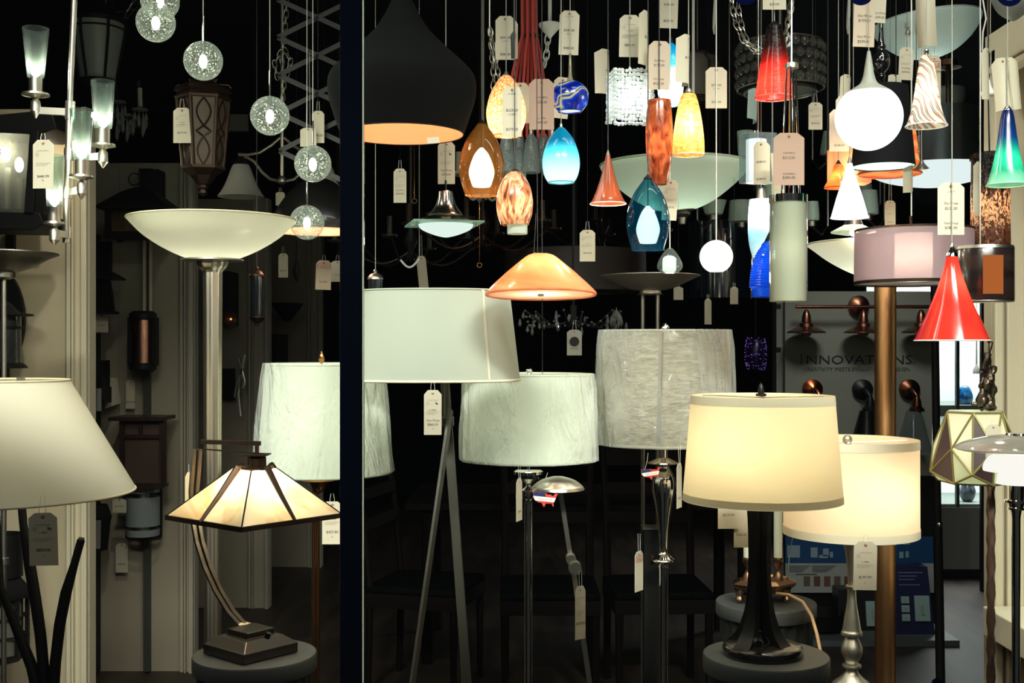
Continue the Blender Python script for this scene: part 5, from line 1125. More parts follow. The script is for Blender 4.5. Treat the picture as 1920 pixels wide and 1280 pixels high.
# blue ribbed bell
D = 2.8; pr = []
for i in range(17): y = 462 + i * 4.6; hw = 22 + 22 * (1 - math.exp(-i / 6)); pr += [(y, hw - 1.4), (y + 2.3, hw + 1.4)]
pendant('glass_pendant', 'cobalt blue ribbed glass bell pendant behind the white tube', 1448, D, [(440, 8), (450, 12), (458, 20)] + pr + [(541, 38), (556, 37)],
        M('blue_ribbed_glass', (8, 62, 170), .08, trans=.5, coat=1), [(428, 3), (440, 9), (455, 16)], K['black'], power=.4, ly=505, lc=(230, 240, 255), sm=False)
# seeded tube
pendant('glass_pendant', 'glowing seeded frosted glass bullet pendant left of the white tube', 1427, 2.95, [(374, 21), (392, 23), (420, 24.5), (450, 23), (475, 18), (488, 12)],
        M('seeded_ice_glass', (210, 234, 240), .2, trans=.6, tx=('zn', [(0, (230, 246, 246)), (.4, (150, 204, 220)), (.6, (190, 226, 232)), (1, (226, 240, 238))], 60, (1, 1, 1), .35)), [(350, 3), (356, 7), (366, 8), (374, 9)], K['steel'], power=.7, ly=392, lc=(245, 255, 255))
# lit acrylic block
D = 2.75; k = D / F; cx = 1421
root = thing('glass_pendant', 'clear square crystal block pendant with a blazing white core', 'pendant lamp', P(cx, 345, D))
MB().box(P(cx, 297, D), (57 * k, .055, 92 * k), Matrix.Rotation(.25, 3, 'Z')).build('crystal_block', G('clear_block', (214, 232, 232), .8, .02, milk=.3), root, False, bevel=.002)
MB().lathe(base(cx - 3, D), pp(0, D, [(262, 0), (262, 19), (343, 19), (343, 0)]), 32).build('lit_core', M('lit_core', (252, 255, 250), emis=1.6), root)
MB().tube([P(cx - 3, 262, D), P(cx - 3, 245, D)], .006, 12).build('stem', K['chrome'], root); cordto(root, cx + 1, 248, D, K['steel'], .0012); cordto(root, cx + 6, 248, D, K['steel'], .0009)
light(root, P(cx, 352, D), .5); light(root, P(cx - 8, 300, D - .04), .5)
card('tag reading $348.00 in front of the blazing crystal block', 1413, 265, 1441, 345, 2.66, [('$348.00', .5, .05), ('$348.00', .9, .05)], head=False, style='cord', yaw=-25, curl=.2, thread=True)
card('curved tag over the cord of the blue ribbed bell', 1437, 287, 1463, 371, 2.6, head=False, style='cord', yaw=35, curl=-.25, tilt=-4, thread=True)
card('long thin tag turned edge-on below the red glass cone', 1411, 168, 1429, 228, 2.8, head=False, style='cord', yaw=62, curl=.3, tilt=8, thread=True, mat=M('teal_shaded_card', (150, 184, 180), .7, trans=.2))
# red ribbed cone
pendant('glass_pendant', 'ruby red swirled glass cone pendant, dark at its top', 1452, 2.65, [(50, 14), (70, 18), (100, 24), (140, 30), (170, 34), (183, 36.5)],
        glassm('ruby_swirl_glass', ('zn', [(0, (200, 60, 44)), (.3, (188, 36, 22)), (.5, (130, 18, 12)), (.68, (40, 8, 8)), (1, (8, 5, 6))], 24, (1, 1, 1), .25), .45, bm=('noise', 26, (.5, .5, 4), 1, .01)), [(40, 3), (50, 14)], K['black'], power=.6, ly=150, lc=(255, 236, 225), rimm=M('pink_rim', (240, 150, 130), .3, trans=.4))
card('tag cropped by the top edge above the ruby red cone', 1430, -50, 1474, 18, 2.64, [('$225.00', .88, .06)], style='cord', head=False)
# smoked bubble drum
D = 3.7; k = D / F; cx = 1463
root = thing('drum_chandelier', 'smoky drum chandelier of round glass lenses behind the ruby cone', 'chandelier', P(cx, 178, D))
sm = G('smoked_glass', (120, 120, 112), .55, .06, milk=.2)
MB().lathe(base(cx, D), pp(0, D, [(84, 77), (166, 79)]), 72).build('drum', sm, root)
b = MB(); 
for i in range(26):
    for j in range(4):
        a = 2 * math.pi * (i + .5 * (j % 2)) / 26; u = Vector((math.cos(a), math.sin(a), 0)); c1 = base(cx, D) + u * 79 * k; c1.z = P(0, 95 + 21 * j, D).z
        rot = u.to_track_quat('Z', 'Y').to_matrix(); R_ = .0155; b.lathe(c1, [(R_, 0), (R_ * .8, .005), (R_ * .45, .0085), (.0005, .01)], 12, rot=rot)
b.build('glass_lenses', G('smoked_lens', (170, 170, 160), .5, .03, milk=.22), root)
b = MB().ring(P(cx, 84, D), 78 * k, .003, 72).ring(P(cx, 167, D), 79.5 * k, .003, 72).ring(P(cx, 174, D), 66 * k, .004, 72); b.build('metal_hoops', K['dsteel'], root)
MB().disc(P(cx, 170, D), 66 * k, 48).build('diffuser', M('dim_grey_diffuser', (70, 72, 68), .5), root); MB().tube([P(cx, 170, D), P(cx, 40, D), Vector((P(cx, 0, D).x, D, CEIL))], .006).build('stem', K['dsteel'], root)
chain([(1374, -60), (1372, 10), (1380, 45), (1393, 75), (1420, 98), (1450, 100)], 3.5, .03, .0017, 'chain', 'long steel chain looping behind the ruby cone', K['steel'])
chain([(1386, -60), (1384, 15), (1392, 55), (1402, 82), (1425, 92), (1445, 104)], 3.55, .03, .0017, 'chain', 'second steel chain loop beside the long one behind the ruby cone', K['steel'])
chain([(1490, -60), (1480, 20), (1474, 60), (1470, 92), (1478, 40), (1488, 0)], 3.5, .028, .0017, 'chain', 'bunched steel chain right of the ruby cone', K['steel'])
chain([(1656, -40), (1656, 20), (1650, 44)], 3.5, .028, .0017, 'chain', 'short steel chain above the smoked glass drop', K['steel'])
for x, lb in ((1341, 'grey tied cord end hanging in the dark above the $358.00 tag'), (1592, 'grey tied cord end left of the tag above the big white globe')):
    tag(MB().tube([Vector((P(x, 0, 3.0).x, 3.0, CEIL)), P(x, 0, 3.0), P(x - 1, 30, 3.0), P(x - 3, 52, 3.0), P(x - 2, 64, 3.0)], [.001, .004, .005, .003, .002], 8).build('cord_end', K['cord'], origin=P(x, 64, 3.0)), lb, 'cord')

# big white globe with horn neck
D = 2.6; k = D / F
root = thing('globe_pendant', 'biggest glowing white globe pendant with a long tapering neck', 'pendant lamp', P(1629, 282, D))
pr = smoothp([(96, 3), (120, 7), (142, 10.5), (156, 16), (163, 25)], 6) + [(220 - 62 * math.cos(a), 62 * math.sin(a)) for a in [.62 + (math.pi - .62) * i / 24 for i in range(25)]]
mt = bpy.data.materials.new('frosted_neck'); MB().lathe(base(1629, D), pp(0, D, pr[:27]), 56).build('neck', M('frosted_neck_glass', (150, 152, 140), .5, trans=.1), root)
MB().lathe(base(1629, D), pp(0, D, pr[26:]), 56).build('opal_globe', M('bright_opal_glass', (255, 255, 248), emis=2.0), root)
cordto(root, 1629, 97, D); light(root, P(1629, 290, D), 1.2); light(root, P(1629, 200, D - .085), .3)
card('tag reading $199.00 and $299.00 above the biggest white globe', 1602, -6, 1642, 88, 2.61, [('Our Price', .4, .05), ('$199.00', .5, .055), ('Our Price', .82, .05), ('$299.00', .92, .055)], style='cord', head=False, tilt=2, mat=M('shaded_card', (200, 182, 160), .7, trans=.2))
card('tag cropped at the top, just right of the $299.00 tag', 1640, -40, 1664, 43, 2.8, [('Our Price', .8, .05), ('$299.00', .9, .055)], style='cord', head=False, tilt=3)
# smoked drop
D = 3.0; k = D / F; root = thing('glass_pendant', 'black smoked crystal drop pendant above right of the big white globe', 'pendant lamp', P(1652, 150, D))
MB().lathe(base(1652, D), pp(0, D, smoothp([(44, 4), (60, 4), (80, 6), (88, 9), (94, 8), (104, 14), (118, 16), (130, 12), (138, 5), (144, 8), (150, 1)], 4)), 28).build('smoked_glass', M('black_crystal', (14, 14, 16), .05, coat=1), root); cordto(root, 1652, 44, D)
# black shade
D = 3.0; k = D / F; cx = 1656
root = thing('drum_pendant', 'black tapered drum pendant with pale green lining behind the big white globe', 'pendant lamp', P(cx, 314, D))
MB().lathe(base(cx, D), pp(0, D, [(163, 44), (312, 58)]), 72).ring(P(cx, 312, D), 57.6 * k, .0012, 64).build('lamp_shade', M('black_satin_shade', (7, 9, 12), .8, spec=.15), root)
MB().lathe(base(cx, D), pp(0, D, [(165, 43), (311, 57)]), 72).build('lining', M('pale_mint_lining', (190, 214, 204), .6), root)
MB().disc(P(cx, 170, D), 44 * k).build('top_plate', K['black'], root); cordto(root, cx + 24, 168, D, K['cordb']); light(root, P(cx, 270, D), .7, (230, 255, 245), .02)
card('small cream tag behind the neck of the big white globe', 1666, 140, 1691, 164, 3.1, style='cord', head=False, tilt=5)
card('white tag hung before the wide glass ceiling bowl', 1687, 89, 1714, 150, 3.15, [('Our Price', .66, .05), ('$299.00', .78, .055)], strtop=70, tilt=3, thread=True)
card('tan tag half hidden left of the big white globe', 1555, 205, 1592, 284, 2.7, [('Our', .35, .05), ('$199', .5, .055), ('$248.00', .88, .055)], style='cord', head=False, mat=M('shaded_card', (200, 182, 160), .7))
card('pale tag corner peeping out behind the big white globe', 1567, 180, 1596, 262, 2.78, style='cord', head=False, thread=True)
card('narrow curled tag higher up left of the big white globe', 1578, 140, 1601, 195, 2.9, yaw=30, curl=.2, style='cord', head=False, tilt=4, thread=True)
card('white tag reading $299.00 hung in the dark below the smoky drum', 1516, 192, 1542, 243, 3.3, [('$299.00', .8, .07)], strtop=176, thread=True)
# orange veneer drum
D = 3.25; k = D / F; cx = 1668
root = thing('drum_pendant', 'orange wood veneer drum pendant half hidden by the black tapered drum', 'pendant lamp', P(cx, 328, D))
MB().lathe(base(cx, D), pp(0, D, [(234, 45), (326, 57)]), 64).ring(P(cx, 326, D), 57 * k, .003, 64).build('veneer_drum', M('orange_veneer', (226, 130, 70), .4, trans=.4, tx=('wave', 10, 4, [(.3, (206, 104, 52)), (.7, (240, 156, 96))], 'Z')), root); cordto(root, cx + 50, 236, D, K['cordb']); MB().disc(P(cx, 240, D), 45 * k).build('top_plate', K['dark'], root)
light(root, P(cx, 290, D), .6, (255, 240, 220))
tag(MB().tube([P(1723 + 2.6 * math.sin(i * 1.4), 254 + i * .72, 3.1 + .004 * math.cos(i * 1.4)) for i in range(50)] + [P(1725, 300, 3.1), P(1725, 306, 3.1)], .0009, 5).tube([P(1723, 254, 3.1), Vector((P(1723, 0, 3.1).x, 3.1, CEIL))], .001).build('coiled_cord', K['steel'], origin=P(1723, 306, 3.1)), 'coiled spring cord beside the orange veneer drum', 'cord')
pendant('glass_pendant', 'small flared grey reflector under the coiled spring cord', 1728, 3.05, [(300, 3), (306, 5), (312, 10), (316, 14)], M('grey_reflector', (110, 106, 96), .35, .7), rim=0)
# large pewter drum with white lining
D = 3.7; k = D / F; cx = 1748
root = thing('drum_pendant', 'large dark pewter drum with a bright white round diffuser', 'pendant lamp', P(cx, 350, D))
MB().lathe(base(cx, D), pp(0, D, [(214, 0), (214, 104), (318, 108)]), 96).build('metal_drum', M('dark_pewter_drum', (40, 44, 45), .32, .9), root)
MB().lathe(base(cx, D), pp(0, D, smoothp([(316, 113), (324, 112), (336, 88), (345, 50), (350, 20), (351, 0)], 4)), 80).build('white_diffuser', M('lit_white_diffuser', (236, 252, 250), emis=.95), root)
MB().tube([P(1778, 216, D), P(1778, 128, D)], .008).build('stem', K['bronze'], root); MB().lathe(base(1778, D), pp(0, D, [(113, 0), (113, 17), (124, 18), (127, 24), (130, 8)]), 32).build('canopy', K['copper'], root); cordto(root, 1778, 116, D, K['bronze'], .004)
light(root, P(cx, 360, D), 1.4, (240, 255, 250), .05)
# swirl bell
pendant('glass_pendant', 'white, orange and grey swirled glass bell pendant', 1737, 2.6, [(104, 9), (112, 12), (140, 17), (170, 21), (200, 26), (222, 32), (236, 38)],
        glassm('swirl_milk_glass', ('wave', 13, 6, [(0, (236, 240, 232)), (.2, (240, 220, 200)), (.38, (206, 96, 40)), (.52, (96, 52, 40)), (.64, (226, 234, 226)), (.8, (84, 96, 98)), (1, (236, 236, 226))], 'X', (.2, .5, .3)), .5), [(91, 2), (95, 5), (100, 4), (105, 9)], K['chrome'], power=.25, ly=175, lc=(255, 236, 205), rimm=K['white'])
card('long curled tag on the cord of the swirled glass bell', 1716, -30, 1748, 84, 2.61, style='cord', head=False, yaw=-25, curl=.5, fold=.1, tilt=-2)
card('long tag with a red sale box behind the swirled glass bell', 1740, 104, 1764, 192, 3.2, [('$89.99', .38, .07)], head=False, sold='SALE', strtop=98, thread=True)
# glass ceiling bowl
D = 3.55; k = D / F
root = thing('ceiling_bowl', 'wide tilted white glass ceiling bowl with screw caps, top right', 'ceiling lamp', P(1738, 115, D))
rt = Matrix.Rotation(-.10, 3, 'Y'); c0 = P(1738, 48, D)
MB().lathe(c0, [(r * k, (z - 60) * k) for r, z in smoothp([(97, 70), (98, 64), (93, 52), (78, 32), (52, 12), (26, 2), (.5, 0)], 5)], 72, rot=rt).build('glass_bowl', M('blue_white_glass', (178, 194, 186), .3, trans=.4, coat=.4), root)
for x, y in ((1702, 50), (1702, 62), (1826, 50), (1819, 63)): MB().sphere(P(x, y, D - (.1 if x < 1800 else .03)), .008, 14, 10).build('screw_cap', K['steel'], root)
MB().lathe(c0, [(96 * k, 6 * k), (0, 8 * k)], 60, rot=rt).tube([c0, Vector((c0.x, D, CEIL))], .012).build('mounting_plate', K['steel'], root)
light(root, P(1738, 70, D), .5, (240, 255, 250))
root = thing('ceiling_bowl', 'dim white bowl lamp behind the copper canopy stem', 'ceiling lamp', P(1778, 215, 4.4))
MB().lathe(base(1775, 4.4), pp(0, 4.4, smoothp([(166, 32), (172, 34), (190, 32), (206, 22), (213, 4)], 4)), 40).build('glass_bowl', M('dim_white_glass', (130, 140, 132), .4), root); MB().tube([P(1775, 168, 4.4), Vector((P(1775, 0, 4.4).x, 4.4, CEIL))], .01).build('stem', K['bronze'], root)
root = thing('ceiling_bowl', 'grey round ceiling disc cropped by the top right corner', 'ceiling lamp', P(1895, 40, 3.0))
MB().lathe(base(1900, 3.0), pp(0, 3.0, smoothp([(-14, 40), (0, 38), (20, 28), (34, 12), (40, 1)], 4)), 40).build('disc', M('pale_grey_glass', (120, 128, 124), .5), root); MB().tube([P(1900, 0, 3.0), Vector((P(1900, 0, 3.0).x, 3.0, CEIL))], .006).build('stem', K['steel'], root)
tag(MB().tube([Vector((P(1842, 0, 3.2).x, 3.2, CEIL)), P(1843, 0, 3.2), P(1849, 35, 3.2), P(1843, 60, 3.2), P(1842, 95, 3.2), P(1848, 100, 3.2)], .0022, 6).build('cable', K['cable'], origin=P(1848, 100, 3.2)), 'wavy pale cable left of the cream beam', 'cable')
# lit cone
pendant('glass_pendant', 'glowing white narrow cone pendant below the big white globe', 1593, 2.78, [(306, 5), (330, 11), (370, 24), (408, 34.5)],
        M('lit_cone_glass', (250, 252, 244), emis=1.5, tx=('z', [(0, (255, 255, 250)), (.7, (250, 252, 246)), (1, (214, 222, 212))])), [(290, .6), (306, 5)], K['steel'], power=.5, ly=418, sm=False)
# amber group behind
pendant('glass_pendant', 'orange crumpled glass shade glowing left of the white cone', 1572, 3.0, [(308, 6), (312, 9), (330, 14), (346, 24), (352, 26)], glassm('crumpled_orange', ('noise', 20, (1, 1, 1), 1, [(.3, (186, 66, 22)), (.7, (226, 116, 60))]), .55), [(300, 1), (308, 6)], K['dark'], power=.5, ly=336, lc=(255, 236, 200))
D = 3.4; k = D / F; root = thing('box_pendant', 'peach square glass box lamp behind the white cone', 'pendant lamp', P(1592, 346, D))
MB().box(P(1592, 312, D), (70 * k, .07, 66 * k)).build('glass_box', M('peach_box_glass', (246, 176, 128), .3, trans=.5), root, False); cordto(root, 1592, 280, D); light(root, P(1592, 350, D), .4); light(root, P(1592, 312, D), .35, (255, 240, 220))
# spotlight dish
D = 3.3; k = D / F; root = thing('dish_pendant', 'shallow glass dish lamp with a star bright bulb under the white cone', 'pendant lamp', P(1600, 440, D))
MB().lathe(base(1600, D), pp(0, D, [(422, 18), (434, 41), (436, 41), (440, 20)]), 48).build('glass_dish', G('frosted_dish', (210, 224, 214), .4, .15, trans=.5, milk=.8), root)
MB().sphere(P(1601, 436, D - .01), .011, 14, 10).build('bulb', K['bulb'], root); MB().lathe(base(1600, D), pp(0, D, [(412, 0), (412, 14), (422, 18)]), 24).build('holder', K['dsteel'], root); cordto(root, 1600, 413, D); light(root, P(1601, 446, D), .8)
# unlit opal cups of chandeliers behind
cupm = M('unlit_cup_glass', (176, 196, 184), .35, trans=.3)
labs = ['small unlit opal cup under the wide bowl behind the glowing white ball', 'squat unlit opal cup left of the seeded bullet pendant', 'tall unlit opal cup behind the crystal block', 'unlit opal cup close right of the white tube collar', 'unlit opal cup left of the $248.00 tag', 'unlit opal cup right of the glowing white cone', 'unlit opal cup behind the curved tags of the crystal block', 'unlit opal cup hidden behind the lower right of the white cone']
for i, (x, y0, y1, h0, h1) in enumerate(((1338, 376, 402, 24, 18), (1390, 376, 416, 22, 24), (1398, 246, 292, 16, 14), (1522, 378, 414, 12, 14), (1554, 246, 290, 10, 16), (1628, 357, 402, 16, 19), (1452, 344, 382, 20, 20), (1620, 346, 372, 14, 16))):
    D = (4.2, 4.4, 4.25, 4.2, 4.5, 4.2, 4.05, 4.6)[i]; root = thing('opal_cup', labs[i], 'lamp cup', P(x, y1, D), 'unlit opal cups'); MB().lathe(base(x, D), pp(0, D, smoothp([(y0, h0), (y1 - 6, h1), (y1, h1 - 3), (y1 + 1, 0)], 4)), 32).build('glass_cup', cupm, root)
    MB().lathe(base(x, D), pp(0, D, [(y1, 8), (y1 + 10, 8), (y1 + 12, 0)]), 16).build('holder', K['dsteel'], root)
    MB().tube([P(x, y1 + 10, D), P(x + (18 if i % 2 else -18), y1 + 26, D + .05), P(x + (30 if i % 2 else -30), y1 + 10, D + .1), Vector((P(x + (30 if i % 2 else -30), 0, D + .1).x, D + .1, CEIL))], .004, 6).build('arm', K['dsteel'], root)
# dark glass shade bits
D = 4.7; root = thing('drum_chandelier', 'dark glossy drum with an open wire hoop behind the glowing white ball', 'chandelier', P(1395, 470, D))
MB().lathe(base(1350, D), pp(0, D, [(418, 62), (560, 58)]), 64).ring(P(1350, 418, D), 62 * D / F, .003, 60).build('drum', M('navy_black_glass', (8, 14, 26), .12, coat=.6), root); MB().tube([P(1350, 560, D), Vector((P(1350, 0, D).x, D, CEIL))], .006).build('stem', K['dark'], root)
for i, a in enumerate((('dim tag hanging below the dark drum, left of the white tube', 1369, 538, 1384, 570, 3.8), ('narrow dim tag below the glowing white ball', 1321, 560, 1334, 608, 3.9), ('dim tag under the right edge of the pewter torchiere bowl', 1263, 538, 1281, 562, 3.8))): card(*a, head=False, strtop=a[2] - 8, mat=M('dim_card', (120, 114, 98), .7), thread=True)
# purple sparkle
o = MB(); rr = random.Random(2); D = 6.0
for i in range(170):
    a = rr.uniform(0, 6.28); z = rr.uniform(-1, 1); q = P(1417, 663, D) + Vector((.055 * math.cos(a) * (1 - .2 * z * z), .055 * math.sin(a), .085 * z)); o.ico(q, rr.choice((.0018, .0028)))
root = thing('star_ornament', 'tiny purple sparkling lantern in the dark left of the grey board', 'ornament', P(1417, 695, D)); o.build('led_beads', M('violet_led', (120, 84, 186), emis=.75), root, False)
MB().sphere(P(1417, 663, D), .045, 20, 12, 1.8).build('core', M('dark_violet', (20, 14, 50), .3), root); MB().tube([P(1417, 640, D), Vector((P(1417, 0, D).x, D, CEIL))], .002).build('cord', K['cordb'], root)

# red cone
pendant('glass_pendant', 'large glossy red glass trumpet pendant, front right', 1785, 2.4, [(480, 10.5), (500, 14), (530, 23), (560, 34), (590, 47), (615, 58), (638, 68)],
        M('red_glass', (214, 52, 40), .12, trans=.45, coat=1, tx=('noise', 9, (1, 1, .6), .8, [(.3, (196, 40, 32)), (.7, (226, 68, 52))])), [(456, 1.5), (464, 4), (474, 9), (481, 11)], K['chrome'], power=.33, ly=535, lc=(255, 236, 220), rimm=K['white'])
card('cream tag reading $215.00 and $384.00 on the cord of the red trumpet', 1758, 342, 1808, 440, 2.405, [('Our Price', .42, .05), ('$215.00', .52, .055), ('Our Price', .8, .05), ('$384.00', .89, .055), ('LL 49137', .19, .03)], style='cord', head=False)
# bronze drum
D = 2.64; k = D / F; cx = 1844
root = thing('drum_pendant', 'dark bronze mica drum pendant glowing orange in the middle', 'pendant lamp', P(cx, 566, D))
mica = M('bronze_mica', (70, 50, 42), .25, coat=.6, tx=('noise', 6, (.4, .4, 4), .5, [(.4, (44, 34, 32)), (.6, (78, 58, 50))]))
MB().lathe(base(cx, D), pp(0, D, [(466, 52), (470, 54), (562, 54.5), (566, 53)]), 80).build('mica_drum', M('bronze_mica_glass', (60, 44, 40), .22, trans=.12, coat=.5, tx=('noise', 6, (.4, .4, 4), .5, [(.4, (24, 18, 18)), (.6, (44, 32, 28))])), root)
MB().lathe(base(cx, D), pp(0, D, [(462, 53), (468, 54.5)]), 80).ring(P(cx, 565, D), 53 * k, .0015, 64).build('metal_hoop', K['dsteel'], root)
MB().lathe(base(cx - 3, D - .04), pp(0, D, [(486, 18), (552, 19)]), 40, sy=.4).build('inner_mica', M('glowing_orange_mica', (255, 150, 74), emis=.9), root)
a0 = [-.62 - math.pi / 2 + .0 + i * .06 for i in range(12)]
MB().add([base(cx, D) + Vector((55 * k * math.cos(a), 55 * k * math.sin(a), P(0, y, D).z)) for y in (482, 553) for a in [-math.pi / 2 - .4 + i * .068 for i in range(11)]], [(i, i + 1, i + 12, i + 11) for i in range(10)]).build('window', M('lit_orange_mica', (222, 124, 62), emis=.6), root)
cordto(root, 1838, 466, D, K['cable'], .0015); light(root, P(cx, 572, D), .5)
# textured amber cylinder
D = 2.95; k = D / F
pendant('glass_pendant', 'tall black to amber crackle glass cylinder pendant', 1857, D, [(287, 30), (290, 36), (300, 37), (301, 34), (480, 36)],
        M('crackle_amber_glass', (150, 90, 60), .12, trans=.5, clear=.1, tx=('zn', [(0, (44, 24, 18)), (.2, (120, 70, 46)), (.3, (40, 24, 18)), (.45, (240, 186, 140)), (.55, (110, 62, 42)), (.7, (30, 20, 17)), (.86, (14, 12, 12)), (1, (8, 8, 8))], 130, (1, 1, .6), 1.2), bm=('noise', 60, (1, 1, .5), 1, .02)), power=.3, ly=385, lc=(255, 240, 215), sm=False)
card('narrow torn tag edge-on before the crackle glass cylinder', 1827, 304, 1846, 402, 2.72, yaw=58, curl=.2, style='cord', head=False, tilt=3)
# blue green bell
pendant('glass_pendant', 'deep blue to green glass bell pendant, far right', 1889, 2.45, [(207, 9), (220, 12), (250, 16), (290, 22), (325, 30), (347, 38)],
        glassm('blue_green_glass', ('zn', [(0, (140, 206, 180)), (.18, (24, 140, 112)), (.45, (10, 110, 100)), (.62, (6, 50, 110)), (1, (8, 24, 90))], 12, (1, 1, .4), .35), .35), [(198, 3), (203, 7), (207, 8)], K['chrome'], power=.5, ly=300, rimm=M('mint_rim', (170, 214, 190), .3, trans=.3))
card('curled cream tag above the blue to green bell', 1862, 108, 1896, 206, 2.455, style='cord', head=False, curl=.35, tilt=-6)
card('second curled cream tag at the edge, over the cream post', 1878, 108, 1900, 206, 2.47, style='cord', head=False, curl=-.5, yaw=20, tilt=-6)
card('folded cream tag left of the curled tag over the blue to green bell', 1843, 90, 1861, 186, 2.7, style='cord', head=False, yaw=40, curl=.3, tilt=-2)
tag(MB().tube([P(1853, 188, 2.72), Vector((P(1853, 0, 2.72).x, 2.72, CEIL))], .0018).tube([P(1853, 186, 2.72), P(1855, 285, 2.95)], .0018).build('cord', K['bronze'], origin=P(1855, 285, 2.95)), 'brown cord running down to the crackle glass cylinder', 'cord')
root = thing('glass_pendant', 'white flared glass lip peeping out below the folded cream tag', 'pendant lamp', P(1852, 180, 2.9))
MB().lathe(base(1852, 2.9), pp(0, 2.9, smoothp([(150, 4), (165, 8), (176, 14), (180, 13)], 4)), 28).build('lamp_shade', K['white'], root); cordto(root, 1852, 150, 2.9)

# stained glass lamp with figures
D = 2.8; k = D / F; cx = 1828
root = thing('stained_glass_lamp', 'faceted stained glass lamp topped by bronze figures on a twisted pole', 'floor lamp', base(1858, D))
A = [(math.pi / 3 * i + .1) for i in range(6)]
def rg(y, hw, off=0): return [base(cx, D) + Vector((hw * k * math.cos(a + off), hw * k * math.sin(a + off), P(0, y, D).z)) for a in A]
r0, r1, r2, r3 = rg(772, 54), rg(838, 74, math.pi / 6), rg(882, 87), rg(902, 66, math.pi / 6)
gl = [M('cream_stained_glass', (222, 216, 192), .25, trans=.6, coat=.4), M('plum_stained_glass', (66, 48, 52), .25, trans=.35, coat=.4), M('pale_green_stained_glass', (196, 202, 172), .25, trans=.6, coat=.4)]
ms = [MB(), MB(), MB()]; E = set()
for i in range(6):
    j = (i + 1) % 6
    for m, tri in ((0, (r0[i], r0[j], r1[i])), (1, (r0[i], r1[i], r2[i])), (0, (r0[i], r1[i - 1], r2[i])), (1, (r1[i], r2[i], r3[i])), (2, (r1[i], r2[j], r3[i])), (2, (r2[i], r3[i], r3[i - 1]))):
        ms[m].add(tri, [(0, 1, 2)])
        for a, b in ((0, 1), (1, 2), (2, 0)):
            key = tuple(sorted((tuple(round(v, 4) for v in tri[a]), tuple(round(v, 4) for v in tri[b])))); E.add(key)
for m, n_, mt in zip(ms, ('cream_panes', 'plum_panes', 'green_panes'), gl): m.build(n_, mt, root, False)
e = MB(); [e.tube([a, b], .0028, 6) for a, b in sorted(E)]; e.build('lead_came', M('yellow_lead_came', (120, 112, 62), .4, .3), root)
MB().lathe(base(cx, D), pp(0, D, [(770, 54), (771, 0)]), 6, rot=Matrix.Rotation(.1, 3, 'Z')).build('top_glass', gl[2], root, False)
light(root, P(cx, 850, D), .45, (250, 255, 225), .03)
rr = random.Random(5); b = MB()
for cxx, y0, y1, w0, w1 in ((1855, 642, 765, 3, 10), (1849, 665, 765, 6, 7), (1841, 700, 768, 2, 5), (1861, 690, 765, 5, 6)):
    n = 14; b.tube([P(cxx + 2.5 * math.sin(i * .9 + cxx), y0 + (y1 - y0) * i / n, D + .01 * math.cos(i + cxx)) for i in range(n + 1)], [(w0 + (w1 - w0) * i / n + 1.6 * math.sin(i * 1.7 + cxx)) * k for i in range(n + 1)], 10)
b.sphere(P(1855, 640, D), 4 * k).sphere(P(1840, 698, D), 4 * k)
b.lathe(base(1842, D), pp(0, D, [(728, 3), (735, 6), (748, 12), (756, 12), (762, 6)]), 16).tube([P(1822, 757, D), P(1840, 757, D)], .004); b.build('bronze_figures', M('dark_bronze_cast', (84, 74, 64), .28, .9, bm=('noise', 60, (1, 1, 1), .6, .01)), root)
tw_ = MB(); n = 150; c0 = base(1858, D); ztop = P(0, 772, D).z; vs = []; m_ = 10
for i in range(n + 1):
    z = ztop * (1 - i / n) + .02 * (i / n)
    for j in range(m_):
        a = 2 * math.pi * j / m_; r_ = (7.2 + 1.5 * math.cos(2 * a - z * 95)) * k; vs.append(c0 + Vector((r_ * math.cos(a), r_ * math.sin(a), z)))
tw_.add(vs, [(i * m_ + j, i * m_ + (j + 1) % m_, (i + 1) * m_ + (j + 1) % m_, (i + 1) * m_ + j) for i in range(n) for j in range(m_)]).build('twisted_pole', M('brown_wrought_iron', (84, 64, 54), .4, .3), root)
MB().lathe(c0, [(.14, 0), (.14, .02), (.02, .04)], 40).build('base', K['bronze'], root)
# layered white lamp
D = 2.3; k = D / F; cx = 1908
root = thing('layered_glass_lamp', 'three tier white glass dish lamp on a chrome pole, right edge', 'floor lamp', base(cx, D))
wg = M('glossy_white_glass', (232, 234, 226), .1, coat=1, trans=.35)
MB().lathe(base(cx, D), pp(0, D, smoothp([(815, 14), (818, 50), (828, 90), (838, 110), (842, 112), (844, 108)], 5)), 80).lathe(base(cx, D), pp(0, D, [(844, 108), (838, 60), (832, 14)]), 60).build('upper_dish', wg, root)
MB().lathe(base(cx, D), pp(0, D, smoothp([(852, 40), (858, 52), (872, 60), (882, 61), (883, 58)], 4)), 64).build('middle_dish', M('lit_white_tier', (255, 253, 244), .3, emis=1.0), root)
MB().lathe(base(cx, D), pp(0, D, [(884, 30), (892, 36), (907, 38), (908, 0)]), 56).build('lower_dish', M('lit_white_tier', (255, 253, 244)), root)
MB().lathe(base(cx, D), pp(0, D, [(812, 0), (812, 20), (817, 22), (818, 0)]), 32).build('top_cap', K['chrome'], root)
MB().lathe(base(1905, D), pp(0, D, [(905, 14), (936, 14), (937, 22), (941, 22), (942, 15), (950, 13), (951, 15), (955, 15), (956, 10), (970, 8), (1500, 7)]) + [(7 * k, .02)], 32).build('pole', K['chrome'], root); MB().lathe(base(1905, D), [(.12, 0), (.12, .02), (0, .03)], 40).build('base', K['chrome'], root)
light(root, P(cx, 900, D - .1), .5)
card('cream tag tucked behind the top glass dish, right edge', 1848, 796, 1877, 864, 2.45, head=False, strtop=786)

